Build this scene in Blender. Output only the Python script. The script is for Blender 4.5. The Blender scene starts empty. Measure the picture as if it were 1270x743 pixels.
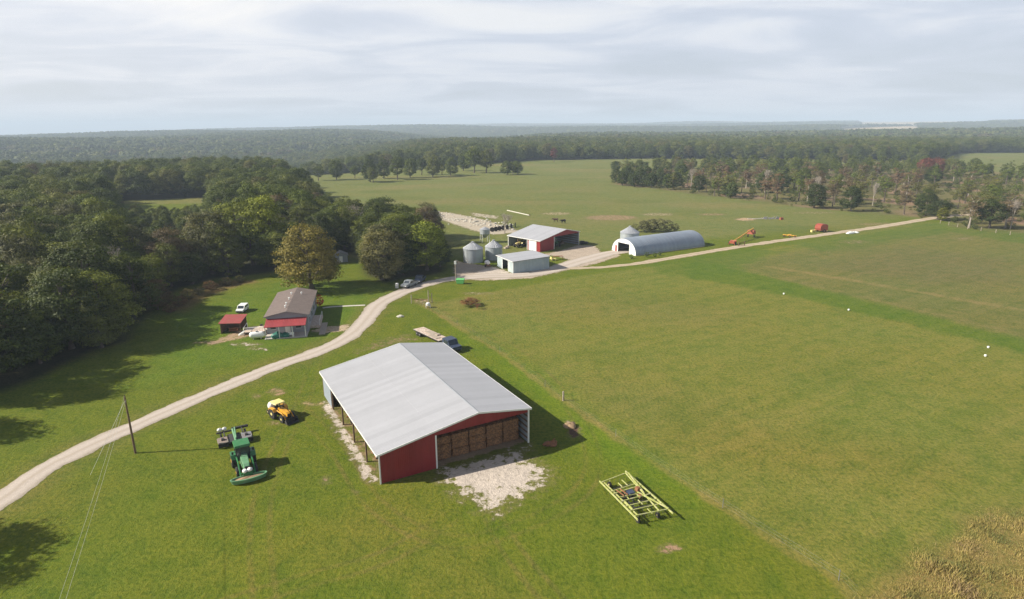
import bpy, math, random
import numpy as np
from mathutils import Vector, Matrix

SC = bpy.context.scene
COL = SC.collection
R = math.radians
rng = np.random.default_rng(7)
random.seed(7)

# ------------------------------------------------------------------ camera model
CAM_H, F_PX, PITCH, ROLL = 40.0, 770.0, 0.2705, -0.006


def ray(px, py):
    a, b = px - 635.0, 371.5 - py
    cr, sr = math.cos(ROLL), math.sin(ROLL)
    X, Y = a * cr - b * sr, a * sr + b * cr
    c, s = math.cos(PITCH), math.sin(PITCH)
    return np.array([X, F_PX * c + Y * s, -F_PX * s + Y * c])


def G(px, py, z=0.0):
    """point at height z that the photograph shows at this pixel"""
    r = ray(px, py)
    t = (z - CAM_H) / r[2]
    return np.array([r[0] * t, r[1] * t])


def H_at(px, py, g):
    r = ray(px, py)
    return CAM_H + r[2] * g[1] / r[1]


# ------------------------------------------------------------------ node helpers
def nd(nt, t, **kw):
    n = nt.nodes.new(t)
    for k, v in kw.items():
        if k == 'op':
            n.operation = v
        elif hasattr(n, k):
            setattr(n, k, v)
    return n


def lk(nt, a, b):
    nt.links.new(a, b)


def val(nt, sock, v):
    if hasattr(v, 'is_output'):
        lk(nt, v, sock)
    else:
        sock.default_value = v


def mth(nt, op, a, b=0.0, clamp=False):
    n = nt.nodes.new('ShaderNodeMath')
    n.operation = op
    n.use_clamp = clamp
    val(nt, n.inputs[0], a)
    val(nt, n.inputs[1], b)
    return n.outputs[0]


def mixc(nt, fac, a, b, bt='MIX'):
    n = nt.nodes.new('ShaderNodeMix')
    n.data_type = 'RGBA'
    n.blend_type = bt
    val(nt, n.inputs[0], fac)
    val(nt, n.inputs[6], a)
    val(nt, n.inputs[7], b)
    return n.outputs[2]


def noise(nt, vec, scale, detail=4.0, rough=0.55):
    n = nt.nodes.new('ShaderNodeTexNoise')
    n.inputs['Scale'].default_value = scale
    n.inputs['Detail'].default_value = detail
    n.inputs['Roughness'].default_value = rough
    if vec is not None:
        lk(nt, vec, n.inputs['Vector'])
    return n.outputs['Fac']


def mapr(nt, v, a, b, c, d):
    n = nt.nodes.new('ShaderNodeMapRange')
    val(nt, n.inputs[0], v)
    for i, x in zip((1, 2, 3, 4), (a, b, c, d)):
        n.inputs[i].default_value = x
    return n.outputs[0]


def scaled(nt, vec, s, rz=0.0):
    n = nt.nodes.new('ShaderNodeMapping')
    lk(nt, vec, n.inputs[0])
    n.inputs['Rotation'].default_value = (0, 0, rz)
    n.inputs['Scale'].default_value = s
    return n.outputs[0]


def aniso(nt, vec, theta, s):
    r = nt.nodes.new('ShaderNodeVectorRotate')
    r.rotation_type = 'Z_AXIS'
    r.inputs['Angle'].default_value = -theta
    lk(nt, vec, r.inputs['Vector'])
    return scaled(nt, r.outputs[0], s)


def new_mat(name):
    m = bpy.data.materials.new(name)
    m.use_nodes = True
    nt = m.node_tree
    p = nt.nodes['Principled BSDF']
    return m, nt, p


def bump(nt, p, h, strength, dist):
    b = nt.nodes.new('ShaderNodeBump')
    b.inputs['Strength'].default_value = strength
    b.inputs['Distance'].default_value = dist
    lk(nt, h, b.inputs['Height'])
    lk(nt, b.outputs[0], p.inputs['Normal'])


def mat(name, c, rough=0.6, metal=0.0, var=0.25, scale=1.5, c2=None, amt2=0.3, rib=None, ribdepth=0.03, spec=0.4, streak=0.0):
    """painted / metal / wood surface: base colour broken up by noise, second colour in patches (rust, dust), optional ribs along a local axis"""
    m, nt, p = new_mat(name)
    tc = nd(nt, 'ShaderNodeTexCoord').outputs['Object']
    n1 = noise(nt, tc, scale, 5)
    n2 = noise(nt, tc, scale * 7, 3)
    f = mth(nt, 'ADD', mth(nt, 'MULTIPLY', n1, 0.65), mth(nt, 'MULTIPLY', n2, 0.35))
    k = mapr(nt, f, 0.3, 0.7, 1 - var, 1 + var * 0.6)
    base = mixc(nt, 1.0, (*c, 1), k, 'MULTIPLY')
    if c2:
        n3 = noise(nt, tc, scale * 1.7, 6, 0.7)
        base = mixc(nt, mapr(nt, n3, 0.62 - amt2 * 0.35, 0.72 - amt2 * 0.3, 0, 1), base, (*c2, 1))
    if streak:
        st = noise(nt, scaled(nt, tc, (3.0, 3.0, 0.12)), 1.2, 4)
        base = mixc(nt, mapr(nt, st, 0.5, 0.75, 0, streak), base, (c[0] * 0.55, c[1] * 0.5, c[2] * 0.42, 1))
    if rib:
        ax, period = rib
        sx = nd(nt, 'ShaderNodeSeparateXYZ')
        lk(nt, tc, sx.inputs[0])
        s = mth(nt, 'SINE', mth(nt, 'MULTIPLY', sx.outputs[ax], 2 * math.pi / period))
        pan = nt.nodes.new('ShaderNodeTexWhiteNoise')
        pan.noise_dimensions = '1D'
        lk(nt, mth(nt, 'FLOOR', mth(nt, 'MULTIPLY', sx.outputs[ax], 1 / 0.91)), pan.inputs['W'])
        base = mixc(nt, 1.0, base, mapr(nt, pan.outputs[0], 0, 1, 0.93, 1.05), 'MULTIPLY')
        bump(nt, p, mth(nt, 'POWER', mth(nt, 'MULTIPLY', mth(nt, 'ADD', s, 1.0), 0.5), 3.0), 0.6, ribdepth)
    else:
        bump(nt, p, n2, 0.35, 0.02)
    lk(nt, base, p.inputs['Base Color'])
    p.inputs['Roughness'].default_value = rough
    p.inputs['Metallic'].default_value = metal
    p.inputs['Specular IOR Level'].default_value = spec
    return m


M = {}
M['roof_metal'] = mat('galvanised_roofing', (0.385, 0.385, 0.405), 0.45, 0.10, 0.07, 0.25, rib=(1, 0.305))
M['roof_metal_x'] = mat('galvanised_shed_roofing', (0.58, 0.58, 0.60), 0.45, 0.25, 0.08, 0.3, (0.46, 0.44, 0.43), 0.15, rib=(0, 0.305))
M['red'] = mat('red_siding', (0.235, 0.020, 0.022), 0.5, 0, 0.12, 0.4, rib=(0, 0.23), streak=0.25)
M['red_y'] = mat('red_siding_along', (0.235, 0.020, 0.022), 0.5, 0, 0.12, 0.4, rib=(1, 0.23), streak=0.25)
M['white'] = mat('white_trim', (0.74, 0.73, 0.70), 0.5, 0, 0.1, 2.0)
M['grey_wall'] = mat('grey_siding', (0.30, 0.34, 0.39), 0.5, 0.15, 0.12, 0.5, rib=(1, 0.23))
M['grey_wall_x'] = mat('grey_siding_across', (0.30, 0.34, 0.39), 0.5, 0.15, 0.12, 0.5, rib=(0, 0.23))
M['shed_wall'] = mat('weathered_blue_grey_siding', (0.33, 0.40, 0.44), 0.5, 0.15, 0.14, 0.5, (0.42, 0.45, 0.44), 0.2, rib=(0, 0.23), streak=0.3)
M['shed_wall_y'] = mat('weathered_blue_grey_siding_along', (0.42, 0.49, 0.50), 0.5, 0.1, 0.14, 0.5, (0.5, 0.52, 0.48), 0.2, rib=(1, 0.23), streak=0.3)
M['timber'] = mat('timber', (0.17, 0.11, 0.07), 0.85, 0, 0.35, 3.0)
M['grey_timber'] = mat('weathered_timber', (0.36, 0.30, 0.24), 0.9, 0, 0.35, 2.5)
M['deck_wood'] = mat('deck_boards', (0.48, 0.36, 0.28), 0.85, 0, 0.3, 2.0, (0.62, 0.55, 0.48), 0.4)
M['hay'] = mat('old_hay', (0.30, 0.155, 0.068), 0.95, 0, 0.55, 2.2, (0.11, 0.06, 0.035), 0.5)
M['twine'] = mat('twine', (0.20, 0.10, 0.06), 0.9)
M['galv'] = mat('galvanised_bin_steel', (0.38, 0.41, 0.43), 0.45, 0.35, 0.1, 0.5, (0.42, 0.40, 0.37), 0.12, rib=(2, 0.30), streak=0.2)
M['galv_roof'] = mat('galvanised_bin_roof', (0.36, 0.37, 0.39), 0.45, 0.3, 0.1, 0.8)
M['quonset'] = mat('corrugated_arch_steel', (0.27, 0.31, 0.37), 0.42, 0.25, 0.09, 0.25, (0.32, 0.33, 0.36), 0.15, rib=(1, 0.6), ribdepth=0.14)
M['white_wall'] = mat('white_painted_wall', (0.74, 0.73, 0.70), 0.6, 0, 0.1, 1.0, streak=0.15)
M['shingle'] = mat('brown_shingles', (0.165, 0.128, 0.112), 0.9, 0, 0.22, 1.0, (0.13, 0.10, 0.09), 0.3)
M['house_wall'] = mat('house_siding', (0.29, 0.30, 0.335), 0.6, 0, 0.1, 1.0)
M['porch_red'] = mat('red_porch_roofing', (0.30, 0.052, 0.055), 0.45, 0, 0.12, 0.6, rib=(0, 0.3))
M['rusty_red'] = mat('rusty_red_roofing', (0.30, 0.06, 0.055), 0.6, 0, 0.2, 1.0, (0.25, 0.10, 0.07), 0.3)
M['green_paint'] = mat('green_paint', (0.035, 0.17, 0.055), 0.35, 0, 0.2, 2.0, (0.08, 0.18, 0.09), 0.25)
M['green_light'] = mat('faded_green_paint', (0.13, 0.29, 0.15), 0.45, 0, 0.2, 2.0, (0.2, 0.3, 0.2), 0.3)
M['lime'] = mat('yellow_green_paint', (0.40, 0.42, 0.12), 0.5, 0, 0.3, 2.0, (0.50, 0.47, 0.27), 0.4)
M['bright_green'] = mat('bright_green_plastic', (0.13, 0.42, 0.13), 0.5, 0, 0.15, 2.0)
M['yellow'] = mat('yellow_paint', (0.66, 0.34, 0.03), 0.45, 0, 0.2, 2.0, (0.45, 0.22, 0.06), 0.25)
M['cream'] = mat('cream_paint', (0.72, 0.60, 0.24), 0.5, 0, 0.12, 2.0)
M['black'] = mat('black_rubber', (0.018, 0.018, 0.02), 0.8, 0, 0.4, 4.0, (0.06, 0.05, 0.04), 0.3)
M['dark_metal'] = mat('dark_steel', (0.06, 0.06, 0.065), 0.6, 0.2, 0.3, 3.0, (0.12, 0.07, 0.04), 0.25)
M['grey_metal'] = mat('grey_steel', (0.26, 0.26, 0.27), 0.55, 0.3, 0.25, 2.0, (0.22, 0.15, 0.1), 0.25)
M['dusty_pink'] = mat('dusty_faded_deck_paint', (0.27, 0.20, 0.17), 0.8, 0, 0.35, 2.0, (0.18, 0.17, 0.14), 0.4)
M['red_machine'] = mat('red_machine_paint', (0.27, 0.05, 0.03), 0.5, 0, 0.25, 1.5, (0.22, 0.09, 0.05), 0.3)
M['orange_red'] = mat('orange_red_paint', (0.33, 0.075, 0.04), 0.5, 0, 0.2, 1.5, (0.3, 0.12, 0.06), 0.25)
M['rust'] = mat('rust', (0.26, 0.11, 0.05), 0.9, 0, 0.4, 2.0, (0.14, 0.07, 0.04), 0.4)
M['dirt'] = mat('dug_dirt', (0.33, 0.22, 0.13), 0.95, 0, 0.35, 2.0)
M['stone'] = mat('pale_stone', (0.52, 0.49, 0.42), 0.9, 0, 0.3, 2.0)
M['white_paint'] = mat('white_paint', (0.80, 0.80, 0.78), 0.35, 0, 0.06, 2.0)
M['tank_white'] = mat('white_plastic_tank', (0.78, 0.75, 0.72), 0.5, 0, 0.1, 2.0)
M['glass'] = mat('dark_window_glass', (0.03, 0.04, 0.05), 0.12, 0, 0.1, 1.0, spec=0.8)
M['blue_dark'] = mat('dark_blue_paint', (0.045, 0.06, 0.10), 0.45, 0, 0.25, 1.5)
M['concrete'] = mat('pale_concrete', (0.50, 0.46, 0.40), 0.9, 0, 0.2, 1.0)
M['hide_brown'] = mat('dark_brown_hide', (0.06, 0.03, 0.022), 0.8, 0, 0.4, 1.5)
M['hide_black'] = mat('black_hide', (0.018, 0.016, 0.016), 0.8, 0, 0.4, 1.5)
M['bark'] = mat('bark', (0.12, 0.095, 0.075), 0.95, 0, 0.4, 1.5, (0.2, 0.18, 0.15), 0.3)
M['pale_bark'] = mat('pale_dead_bark', (0.36, 0.31, 0.26), 0.95, 0, 0.3, 1.5)
M['teal'] = mat('teal_tarpaulin', (0.03, 0.16, 0.12), 0.5, 0, 0.3, 1.0)


# ------------------------------------------------------------------ mesh builder
class MB:
    def __init__(self):
        self.v, self.f = [], []

    def add(self, vs, fs):
        o = len(self.v)
        self.v += [tuple(map(float, p)) for p in vs]
        self.f += [tuple(i + o for i in f) for f in fs]
        return self

    def hexa(self, b, t):
        n = len(b)
        fs = [tuple(range(n - 1, -1, -1)), tuple(range(n, 2 * n))]
        for i in range(n):
            j = (i + 1) % n
            fs.append((i, j, n + j, n + i))
        return self.add(list(b) + list(t), fs)

    def box(self, x0, x1, y0, y1, z0, z1, taper=0.0):
        t = taper
        b = [(x0, y0, z0), (x1, y0, z0), (x1, y1, z0), (x0, y1, z0)]
        u = [(x0 + t, y0 + t, z1), (x1 - t, y0 + t, z1), (x1 - t, y1 - t, z1), (x0 + t, y1 - t, z1)]
        return self.hexa(b, u)

    def prism_xz(self, poly, y0, y1):
        """poly counter-clockwise seen from -y"""
        return self.hexa([(p[0], y1, p[1]) for p in poly], [(p[0], y0, p[1]) for p in poly])

    def prism_yz(self, poly, x0, x1):
        return self.hexa([(x0, p[0], p[1]) for p in poly], [(x1, p[0], p[1]) for p in poly])

    def prism_xy(self, poly, z0, z1):
        return self.hexa([(p[0], p[1], z0) for p in poly], [(p[0], p[1], z1) for p in poly])

    def slab(self, pts, t):
        P = [Vector(p) for p in pts]
        n = (P[1] - P[0]).cross(P[2] - P[0]).normalized()
        return self.hexa([p - n * t for p in P], P)

    def tube(self, p0, p1, r0, r1=None, n=8):
        r1 = r0 if r1 is None else r1
        a, b = Vector(p0), Vector(p1)
        d = (b - a).normalized()
        u = d.cross(Vector((0, 0, 1)))
        if u.length < 1e-3:
            u = Vector((1, 0, 0))
        u.normalize()
        w = u.cross(d)
        r_a = [a + (u * math.cos(2 * math.pi * i / n) + w * math.sin(2 * math.pi * i / n)) * r0 for i in range(n)]
        r_b = [b + (u * math.cos(2 * math.pi * i / n) + w * math.sin(2 * math.pi * i / n)) * r1 for i in range(n)]
        fs = [(i, n + i, n + (i + 1) % n, (i + 1) % n) for i in range(n)]
        fs += [tuple(range(n)), tuple(range(2 * n - 1, n - 1, -1))]
        return self.add(r_a + r_b, fs)

    def path(self, pts, r, n=6):
        for a, b in zip(pts[:-1], pts[1:]):
            self.tube(a, b, r, r, n)
        return self

    def lathe(self, prof, c=(0, 0, 0), n=20, axis='z'):
        vs, fs = [], []
        for (r, z) in prof:
            for i in range(n):
                a = 2 * math.pi * i / n
                p = (r * math.cos(a), r * math.sin(a), z)
                if axis == 'x':
                    p = (z, p[0], p[1])
                elif axis == 'y':
                    p = (p[1], z, p[0])
                vs.append((p[0] + c[0], p[1] + c[1], p[2] + c[2]))
        for k in range(len(prof) - 1):
            for i in range(n):
                j = (i + 1) % n
                fs.append((k * n + i, k * n + j, k * n + n + j, k * n + n + i))
        fs.append(tuple(range(n - 1, -1, -1)))
        m = (len(prof) - 1) * n
        fs.append(tuple(range(m, m + n)))
        return self.add(vs, fs)

    def blob(self, c, rad, seed=0, amp=0.15, nu=14, nv=8):
        rr = random.Random(seed)
        ph = [rr.uniform(0, 6.28) for _ in range(6)]
        vs, fs = [], []
        for j in range(nv + 1):
            th = math.pi * j / nv
            for i in range(nu):
                a = 2 * math.pi * i / nu
                k = 1 + amp * (math.sin(2 * a + ph[0] + th) + math.sin(3 * a + ph[1] - 2 * th) * 0.7 + math.sin(5 * a + ph[2] + 3 * th) * 0.4) / 1.6
                vs.append((c[0] + rad[0] * k * math.sin(th) * math.cos(a), c[1] + rad[1] * k * math.sin(th) * math.sin(a), c[2] + rad[2] * k * math.cos(th)))
        for j in range(nv):
            for i in range(nu):
                i2 = (i + 1) % nu
                fs.append((j * nu + i, (j + 1) * nu + i, (j + 1) * nu + i2, j * nu + i2))
        return self.add(vs, fs)

    def mesh(self, name, smooth=False):
        me = bpy.data.meshes.new(name)
        me.from_pydata(self.v, [], self.f)
        me.validate()
        me.update()
        if smooth:
            for p in me.polygons:
                p.use_smooth = True
            try:
                me.set_sharp_from_angle(angle=R(40))
            except Exception:
                pass
        return me


def obj(name, me, material=None, parent=None, loc=(0, 0, 0), rz=0.0):
    o = bpy.data.objects.new(name, me)
    COL.objects.link(o)
    o.location = loc
    o.rotation_euler = (0, 0, rz)
    if material is not None and me is not None and len(me.materials) == 0:
        me.materials.append(material)
    if parent is not None:
        o.parent = parent
    return o


def part(name, mb, m, parent, label=None, smooth=False):
    o = obj(name, mb.mesh(name, smooth), M[m] if isinstance(m, str) else m, parent)
    if label:
        o['label'] = label
    return o


def tag(o, label, cat, group=None, kind=None):
    o['label'] = label
    o['category'] = cat
    if group:
        o['group'] = group
    if kind:
        o['kind'] = kind
    return o


def thing(name, label, cat, loc, rz=0.0, group=None):
    o = obj(name, None, None, None, (loc[0], loc[1], loc[2] if len(loc) > 2 else 0.0), rz)
    o.empty_display_size = 0.5
    return tag(o, label, cat, group)


def solo(name, mb, m, label, cat, loc, rz=0.0, group=None, smooth=False):
    o = obj(name, mb.mesh(name, smooth), M[m] if isinstance(m, str) else m, None, (loc[0], loc[1], loc[2] if len(loc) > 2 else 0.0), rz)
    return tag(o, label, cat, group)


def copy_tree(o, parent=None):
    c = o.copy()
    COL.objects.link(c)
    if parent is not None:
        c.parent = parent
    for ch in list(o.children):
        copy_tree(ch, c)
    return c


def heading(a, b):
    """rotation that turns local +y from a towards b"""
    return math.atan2(b[1] - a[1], b[0] - a[0]) - math.pi / 2


ORD = ['first', 'second', 'third', 'fourth', 'fifth', 'sixth', 'seventh', 'eighth', 'ninth', 'tenth', 'eleventh', 'twelfth', 'thirteenth', 'fourteenth', 'fifteenth', 'sixteenth']

# ------------------------------------------------------------------ terrain
def sstep(a, b, x):
    t = np.clip((x - a) / (b - a), 0, 1)
    return t * t * (3 - 2 * t)


_ph = np.random.default_rng(3).uniform(0, 6.28, 24)


def lumps(x, y, wl):
    k = 2 * math.pi / wl
    s = 0
    for i in range(6):
        a = i * 1.05 + 0.3
        s = s + np.sin(k * (0.7 + 0.13 * i) * (x * math.cos(a) + y * math.sin(a)) + _ph[i]) * (1 - 0.1 * i)
    return s / 3.2


def terrain(x, y):
    x = np.asarray(x, float)
    y = np.asarray(y, float)
    d = np.hypot(x, y)
    az = np.degrees(np.arctan2(x, np.maximum(y, 1e-6)))
    az = np.where(y < 0, np.where(x > 0, 90, -90), az)
    left = sstep(-6, -20, az)
    h = left * (-36 * sstep(560, 950, d) + 40 * sstep(1150, 2300, d))
    mid = np.exp(-((az + 5) / 7.0) ** 2)
    h = h + mid * (-30 * sstep(1300, 2000, d) + 42 * sstep(2600, 4200, d))
    h = h + lumps(x, y, 1500) * 9 * sstep(900, 2200, d)
    h = h + lumps(x + 900, y, 3600) * 18 * sstep(2500, 6000, d)
    rdg = np.sin(2 * math.pi * (y * .92 + x * .22 + 420 * np.sin(x / 1100 + .6)) / 1900)
    h = h + rdg * 17 * sstep(1700, 3200, d)
    far = np.interp(az, [-60, -40, -22, 0, 20, 40, 60], [-75, -55, 4, 44, 50, 54, 54])
    h = h + far * sstep(2600, 8200, d)
    return h


def poly_sdf(x, y, poly):
    """signed distance to a polygon, positive inside"""
    P = np.asarray(poly, float)
    d2 = np.full(x.shape, 1e18)
    ins = np.zeros(x.shape, bool)
    n = len(P)
    for i in range(n):
        a, b = P[i], P[(i + 1) % n]
        e = b - a
        wx, wy = x - a[0], y - a[1]
        t = np.clip((wx * e[0] + wy * e[1]) / (e @ e + 1e-9), 0, 1)
        d2 = np.minimum(d2, (wx - e[0] * t) ** 2 + (wy - e[1] * t) ** 2)
        if a[1] != b[1]:
            c = (a[1] > y) != (b[1] > y)
            ins ^= c & (x < (b[0] - a[0]) * (y - a[1]) / (b[1] - a[1]) + a[0])
    return np.where(ins, 1, -1) * np.sqrt(d2)


def line_dist(x, y, pts):
    P = np.asarray(pts, float)
    d2 = np.full(x.shape, 1e18)
    for a, b in zip(P[:-1], P[1:]):
        e = b - a
        wx, wy = x - a[0], y - a[1]
        t = np.clip((wx * e[0] + wy * e[1]) / (e @ e + 1e-9), 0, 1)
        d2 = np.minimum(d2, (wx - e[0] * t) ** 2 + (wy - e[1] * t) ** 2)
    return np.sqrt(d2)


def GP(pts):
    return [tuple(G(*p)) for p in pts]


# forest footprints on the ground (outline read off the photograph, laid on the ground)
WOOD_LEFT = GP([(-220, 560), (-60, 510), (30, 476), (100, 446), (150, 424), (178, 396), (205, 366), (262, 346), (345, 338)]) + \
    GP([(408, 320), (442, 313), (452, 343), (478, 350), (553, 338), (548, 312), (531, 291), (505, 288), (440, 286), (408, 272), (388, 250), (368, 236)]) + \
    GP([(348, 222), (330, 208)]) + [(-800, 1200), (-1200, 700), (-500, 200)]
CLEARING = GP([(172, 271), (252, 272), (262, 244), (140, 250)])
CLEARING2 = GP([(335, 216), (372, 217), (385, 209), (340, 208)])
BELT = GP([(762, 229), (830, 237), (905, 246), (1000, 258), (1085, 265), (1165, 273), (1200, 284), (1300, 292), (1400, 270), (1330, 212), (1190, 207), (1060, 203), (900, 208), (820, 208), (762, 214)])
MEADOW_R = GP([(1140, 206), (1200, 211), (1290, 217), (1360, 210), (1340, 188), (1190, 190)])
FOREST_BACK = GP([(320, 206), (420, 207), (560, 205), (640, 201), (655, 199), (800, 197), (1000, 198), (1150, 200), (1330, 196)]) + [(2500, 2500), (9000, 5000), (7000, 12000), (-7000, 12000), (-1700, 1300), (-560, 750)]

FENCE = GP([(524, 378), (620, 437), (699, 497), (850, 600), (950, 664), (1040, 720), (1062, 741)])
MAIN_ROAD = [(-110, 690), (-40, 645), (0, 621), (60, 579), (150, 536), (250, 492), (340, 455), (400, 434), (438, 413), (456, 394), (472, 376), (508, 359), (550, 347.5), (600, 342.5), (645, 341), (680, 336), (706, 328), (733, 320), (756, 314), (778, 311)]
LANE = [(700, 333), (745, 331.5), (790, 327), (850, 317), (920, 305.5), (1000, 294), (1080, 283), (1130, 275), (1162, 270), (1200, 266)]
ROAD_G = [tuple(G(*p)) for p in MAIN_ROAD]
LANE_G = [tuple(G(*p)) for p in LANE]


def smooth_line(P, step=0.7):
    P = np.array(P, float)
    d = np.concatenate([[0], np.cumsum(np.hypot(*(P[1:] - P[:-1]).T))])
    out = []
    n = len(P)
    for i in range(n - 1):
        p0, p1, p2, p3 = P[max(i - 1, 0)], P[i], P[i + 1], P[min(i + 2, n - 1)]
        k = max(2, int((d[i + 1] - d[i]) / step))
        t1, t2 = (p2 - p0) / max(d[min(i + 1, n - 1)] - d[max(i - 1, 0)], 1e-6), (p3 - p1) / max(d[min(i + 2, n - 1)] - d[i], 1e-6)
        L = d[i + 1] - d[i]
        for q in range(k):
            t = q / k
            h = (2 * t ** 3 - 3 * t ** 2 + 1, t ** 3 - 2 * t ** 2 + t, -2 * t ** 3 + 3 * t ** 2, t ** 3 - t ** 2)
            out.append(p1 * h[0] + t1 * L * h[1] + p2 * h[2] + t2 * L * h[3])
    out.append(P[-1])
    return np.array(out)


def build_ground():
    az = np.concatenate([np.arange(-180, -54, 6.0), np.arange(-54, 54.001, 0.16), np.arange(60, 180, 6.0)])
    rr = np.concatenate([[2, 10, 20, 28], np.exp(np.arange(math.log(34), math.log(520), 0.0052)), np.exp(np.arange(math.log(522), math.log(14000), 0.022))])
    A, D = np.meshgrid(np.radians(az), rr)
    x, y = (D * np.sin(A)).ravel(), (D * np.cos(A)).ravel()
    z = terrain(x, y)
    na, nr = len(az), len(rr)
    i = np.arange(nr - 1)[:, None] * na
    j = np.arange(na)[None, :]
    j2 = (j + 1) % na
    quads = np.stack([i + j, i + j2, i + na + j2, i + na + j], -1).reshape(-1, 4)[:, ::-1]
    # centre fan
    cv = len(x)
    x = np.append(x, 0.0); y = np.append(y, 0.0); z = np.append(z, 0.0)
    fan = np.stack([np.full(na, cv), np.arange(na), (np.arange(na) + 1) % na], 1)[:, ::-1]
    me = bpy.data.meshes.new('ground')
    loops = np.concatenate([quads.ravel(), fan.ravel()])
    tot = np.concatenate([np.full(len(quads), 4), np.full(len(fan), 3)])
    me.vertices.add(len(x))
    me.vertices.foreach_set('co', np.stack([x, y, z], 1).ravel().astype(np.float32))
    me.loops.add(len(loops))
    me.loops.foreach_set('vertex_index', loops.astype(np.int32))
    me.polygons.add(len(tot))
    me.polygons.foreach_set('loop_start', np.concatenate([[0], np.cumsum(tot)[:-1]]).astype(np.int32))
    me.polygons.foreach_set('use_smooth', np.ones(len(tot), bool))
    me.update(calc_edges=True)
    me.validate()
    # ---- land cover colours (what grows or lies there)
    n = len(x)
    c = np.tile(np.array([0.096, 0.130, 0.010]), (n, 1))            # mown lawn

    def paint(mask, colour):
        nonlocal c
        c = c * (1 - mask[:, None]) + np.array(colour)[None] * mask[:, None]

    def poly(px, colour, soft=2.0, k=1.0, wob=2.0, ground=False):
        s = poly_sdf(x, y, px if ground else GP(px)) + lumps(x, y, 11) * wob * 0.5 + lumps(x + 7, y, 4.3) * wob * 0.3
        paint(sstep(-soft, soft, s) * k, colour)

    d = np.hypot(x, y)
    # pasture beyond the farmyard
    past = [tuple(G(*p)) for p in [(300, 330), (560, 318), (700, 316), (760, 309), (1160, 266), (1400, 262), (1400, 180), (200, 180)]]
    poly(past, (0.126, 0.148, 0.038), 6, 1, 3, True)
    paint(sstep(0.1, 0.7, lumps(x * 0.5, y, 70)) * sstep(230, 300, d) * 0.55, (0.165, 0.155, 0.055))
    paint(sstep(0.2, 0.8, lumps(x * 0.6 + 40, y + 10, 38)) * sstep(225, 260, d) * 0.5, (0.090, 0.120, 0.022))
    # hay field right of the fence
    field = [(524, 378), (620, 437), (699, 497), (850, 600), (1040, 720), (1070, 760), (1500, 640), (1500, 300), (1200, 278), (1150, 276), (860, 324), (700, 345)]
    poly(field, (0.136, 0.154, 0.026), 1.2, 1, 1.0)
    paint(sstep(0.0, 0.8, lumps(x * .7 + y * .4, y * .8, 52)) * (poly_sdf(x, y, GP(field)) > 0) * 0.45, (0.150, 0.142, 0.036))
    paint(sstep(0.1, 0.9, lumps(x * .8 - 35, y + 60, 41)) * (poly_sdf(x, y, GP(field)) > 0) * 0.4, (0.094, 0.128, 0.017))
    # second field beyond the band
    poly([(900, 328), (1000, 308), (1150, 284), (1400, 292), (1500, 470), (1270, 425), (1100, 380), (960, 347)], (0.122, 0.132, 0.033), 4, 1, 2.0)
    poly([(1010, 330), (1120, 306), (1260, 322), (1260, 352), (1150, 352)], (0.118, 0.118, 0.040), 9, 0.7, 3.0)
    # lush uncut band
    poly([(846, 322), (905, 330), (960, 345), (1100, 379), (1280, 424), (1280, 441), (1130, 402), (1050, 384), (972, 366), (850, 343)], (0.080, 0.128, 0.012), 2.0, 0.95, 2.0)
    poly([(800, 326), (930, 307), (960, 312), (900, 345), (820, 340)], (0.076, 0.125, 0.012), 3, 0.7, 3)
    poly([(980, 303), (1155, 276), (1290, 290), (1290, 306), (1180, 288), (1020, 312)], (0.080, 0.125, 0.016), 4, 0.7, 3)
    # lawns by the house
    poly([(190, 470), (215, 395), (345, 350), (420, 350), (470, 365), (440, 405), (330, 440)], (0.082, 0.138, 0.011), 5, 0.85, 3)
    # bright strip right of the big barn
    poly([(560, 408), (640, 445), (800, 560), (860, 620), (740, 560), (660, 500)], (0.098, 0.158, 0.008), 4, 0.8, 2)
    # worn, paler lawn near the bottom
    paint(sstep(0.0, 0.9, lumps(x, y, 33)) * sstep(120, 70, d) * 0.6, (0.132, 0.132, 0.020))
    paint(sstep(0.2, 0.9, lumps(x + 60, y + 20, 19)) * sstep(170, 60, d) * 0.35, (0.072, 0.110, 0.010))
    # dry grass along the fence
    fd = line_dist(x, y, FENCE)
    paint(sstep(1.0, 0.1, fd + lumps(x, y, 5) * 0.5) * (0.42 + 0.22 * lumps(x, y, 17)), (0.230, 0.180, 0.060))
    # verge of the roads
    rd = line_dist(x, y, ROAD_G)
    paint(sstep(5.5, 2.0, rd + lumps(x, y, 9) * 1.2) * 0.35, (0.150, 0.135, 0.040))
    fl_ = line_dist(x, y, GP([(955, 331), (1060, 348), (1160, 366), (1290, 388)]))
    paint(sstep(2.2, 0.4, fl_ + lumps(x, y, 8) * .5) * 0.5, (0.215, 0.175, 0.065))
    fl_ = line_dist(x, y, GP([(905, 332), (1000, 352), (1120, 380), (1290, 420)]))
    paint(sstep(1.6, 0.3, fl_ + lumps(x, y, 8) * .5) * 0.3, (0.17, 0.15, 0.05))
    for tk_px in ([(395, 437), (385, 470), (372, 505), (352, 545), (330, 600), (322, 660), (330, 760)], [(372, 505), (420, 560), (470, 630), (560, 672), (640, 655), (720, 610), (735, 560), (690, 480), (630, 428), (560, 395), (520, 372)], [(560, 640), (480, 690), (380, 720), (250, 760)], [(610, 640), (640, 690), (700, 760)]):
        P_ = smooth_line(GP(tk_px), 2.0)
        q_ = line_dist(x, y, P_)
        paint(np.clip(sstep(.42, .12, np.abs(q_ - .95)) * (0.34 + 0.26 * lumps(x, y, 13)), 0, 1), (0.135, 0.120, 0.032))
    # rank corner at the bottom right
    poly([(1065, 760), (1110, 712), (1160, 676), (1215, 645), (1300, 610), (1400, 760)], (0.185, 0.150, 0.045), 2.5, 0.9, 2.2)
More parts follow.
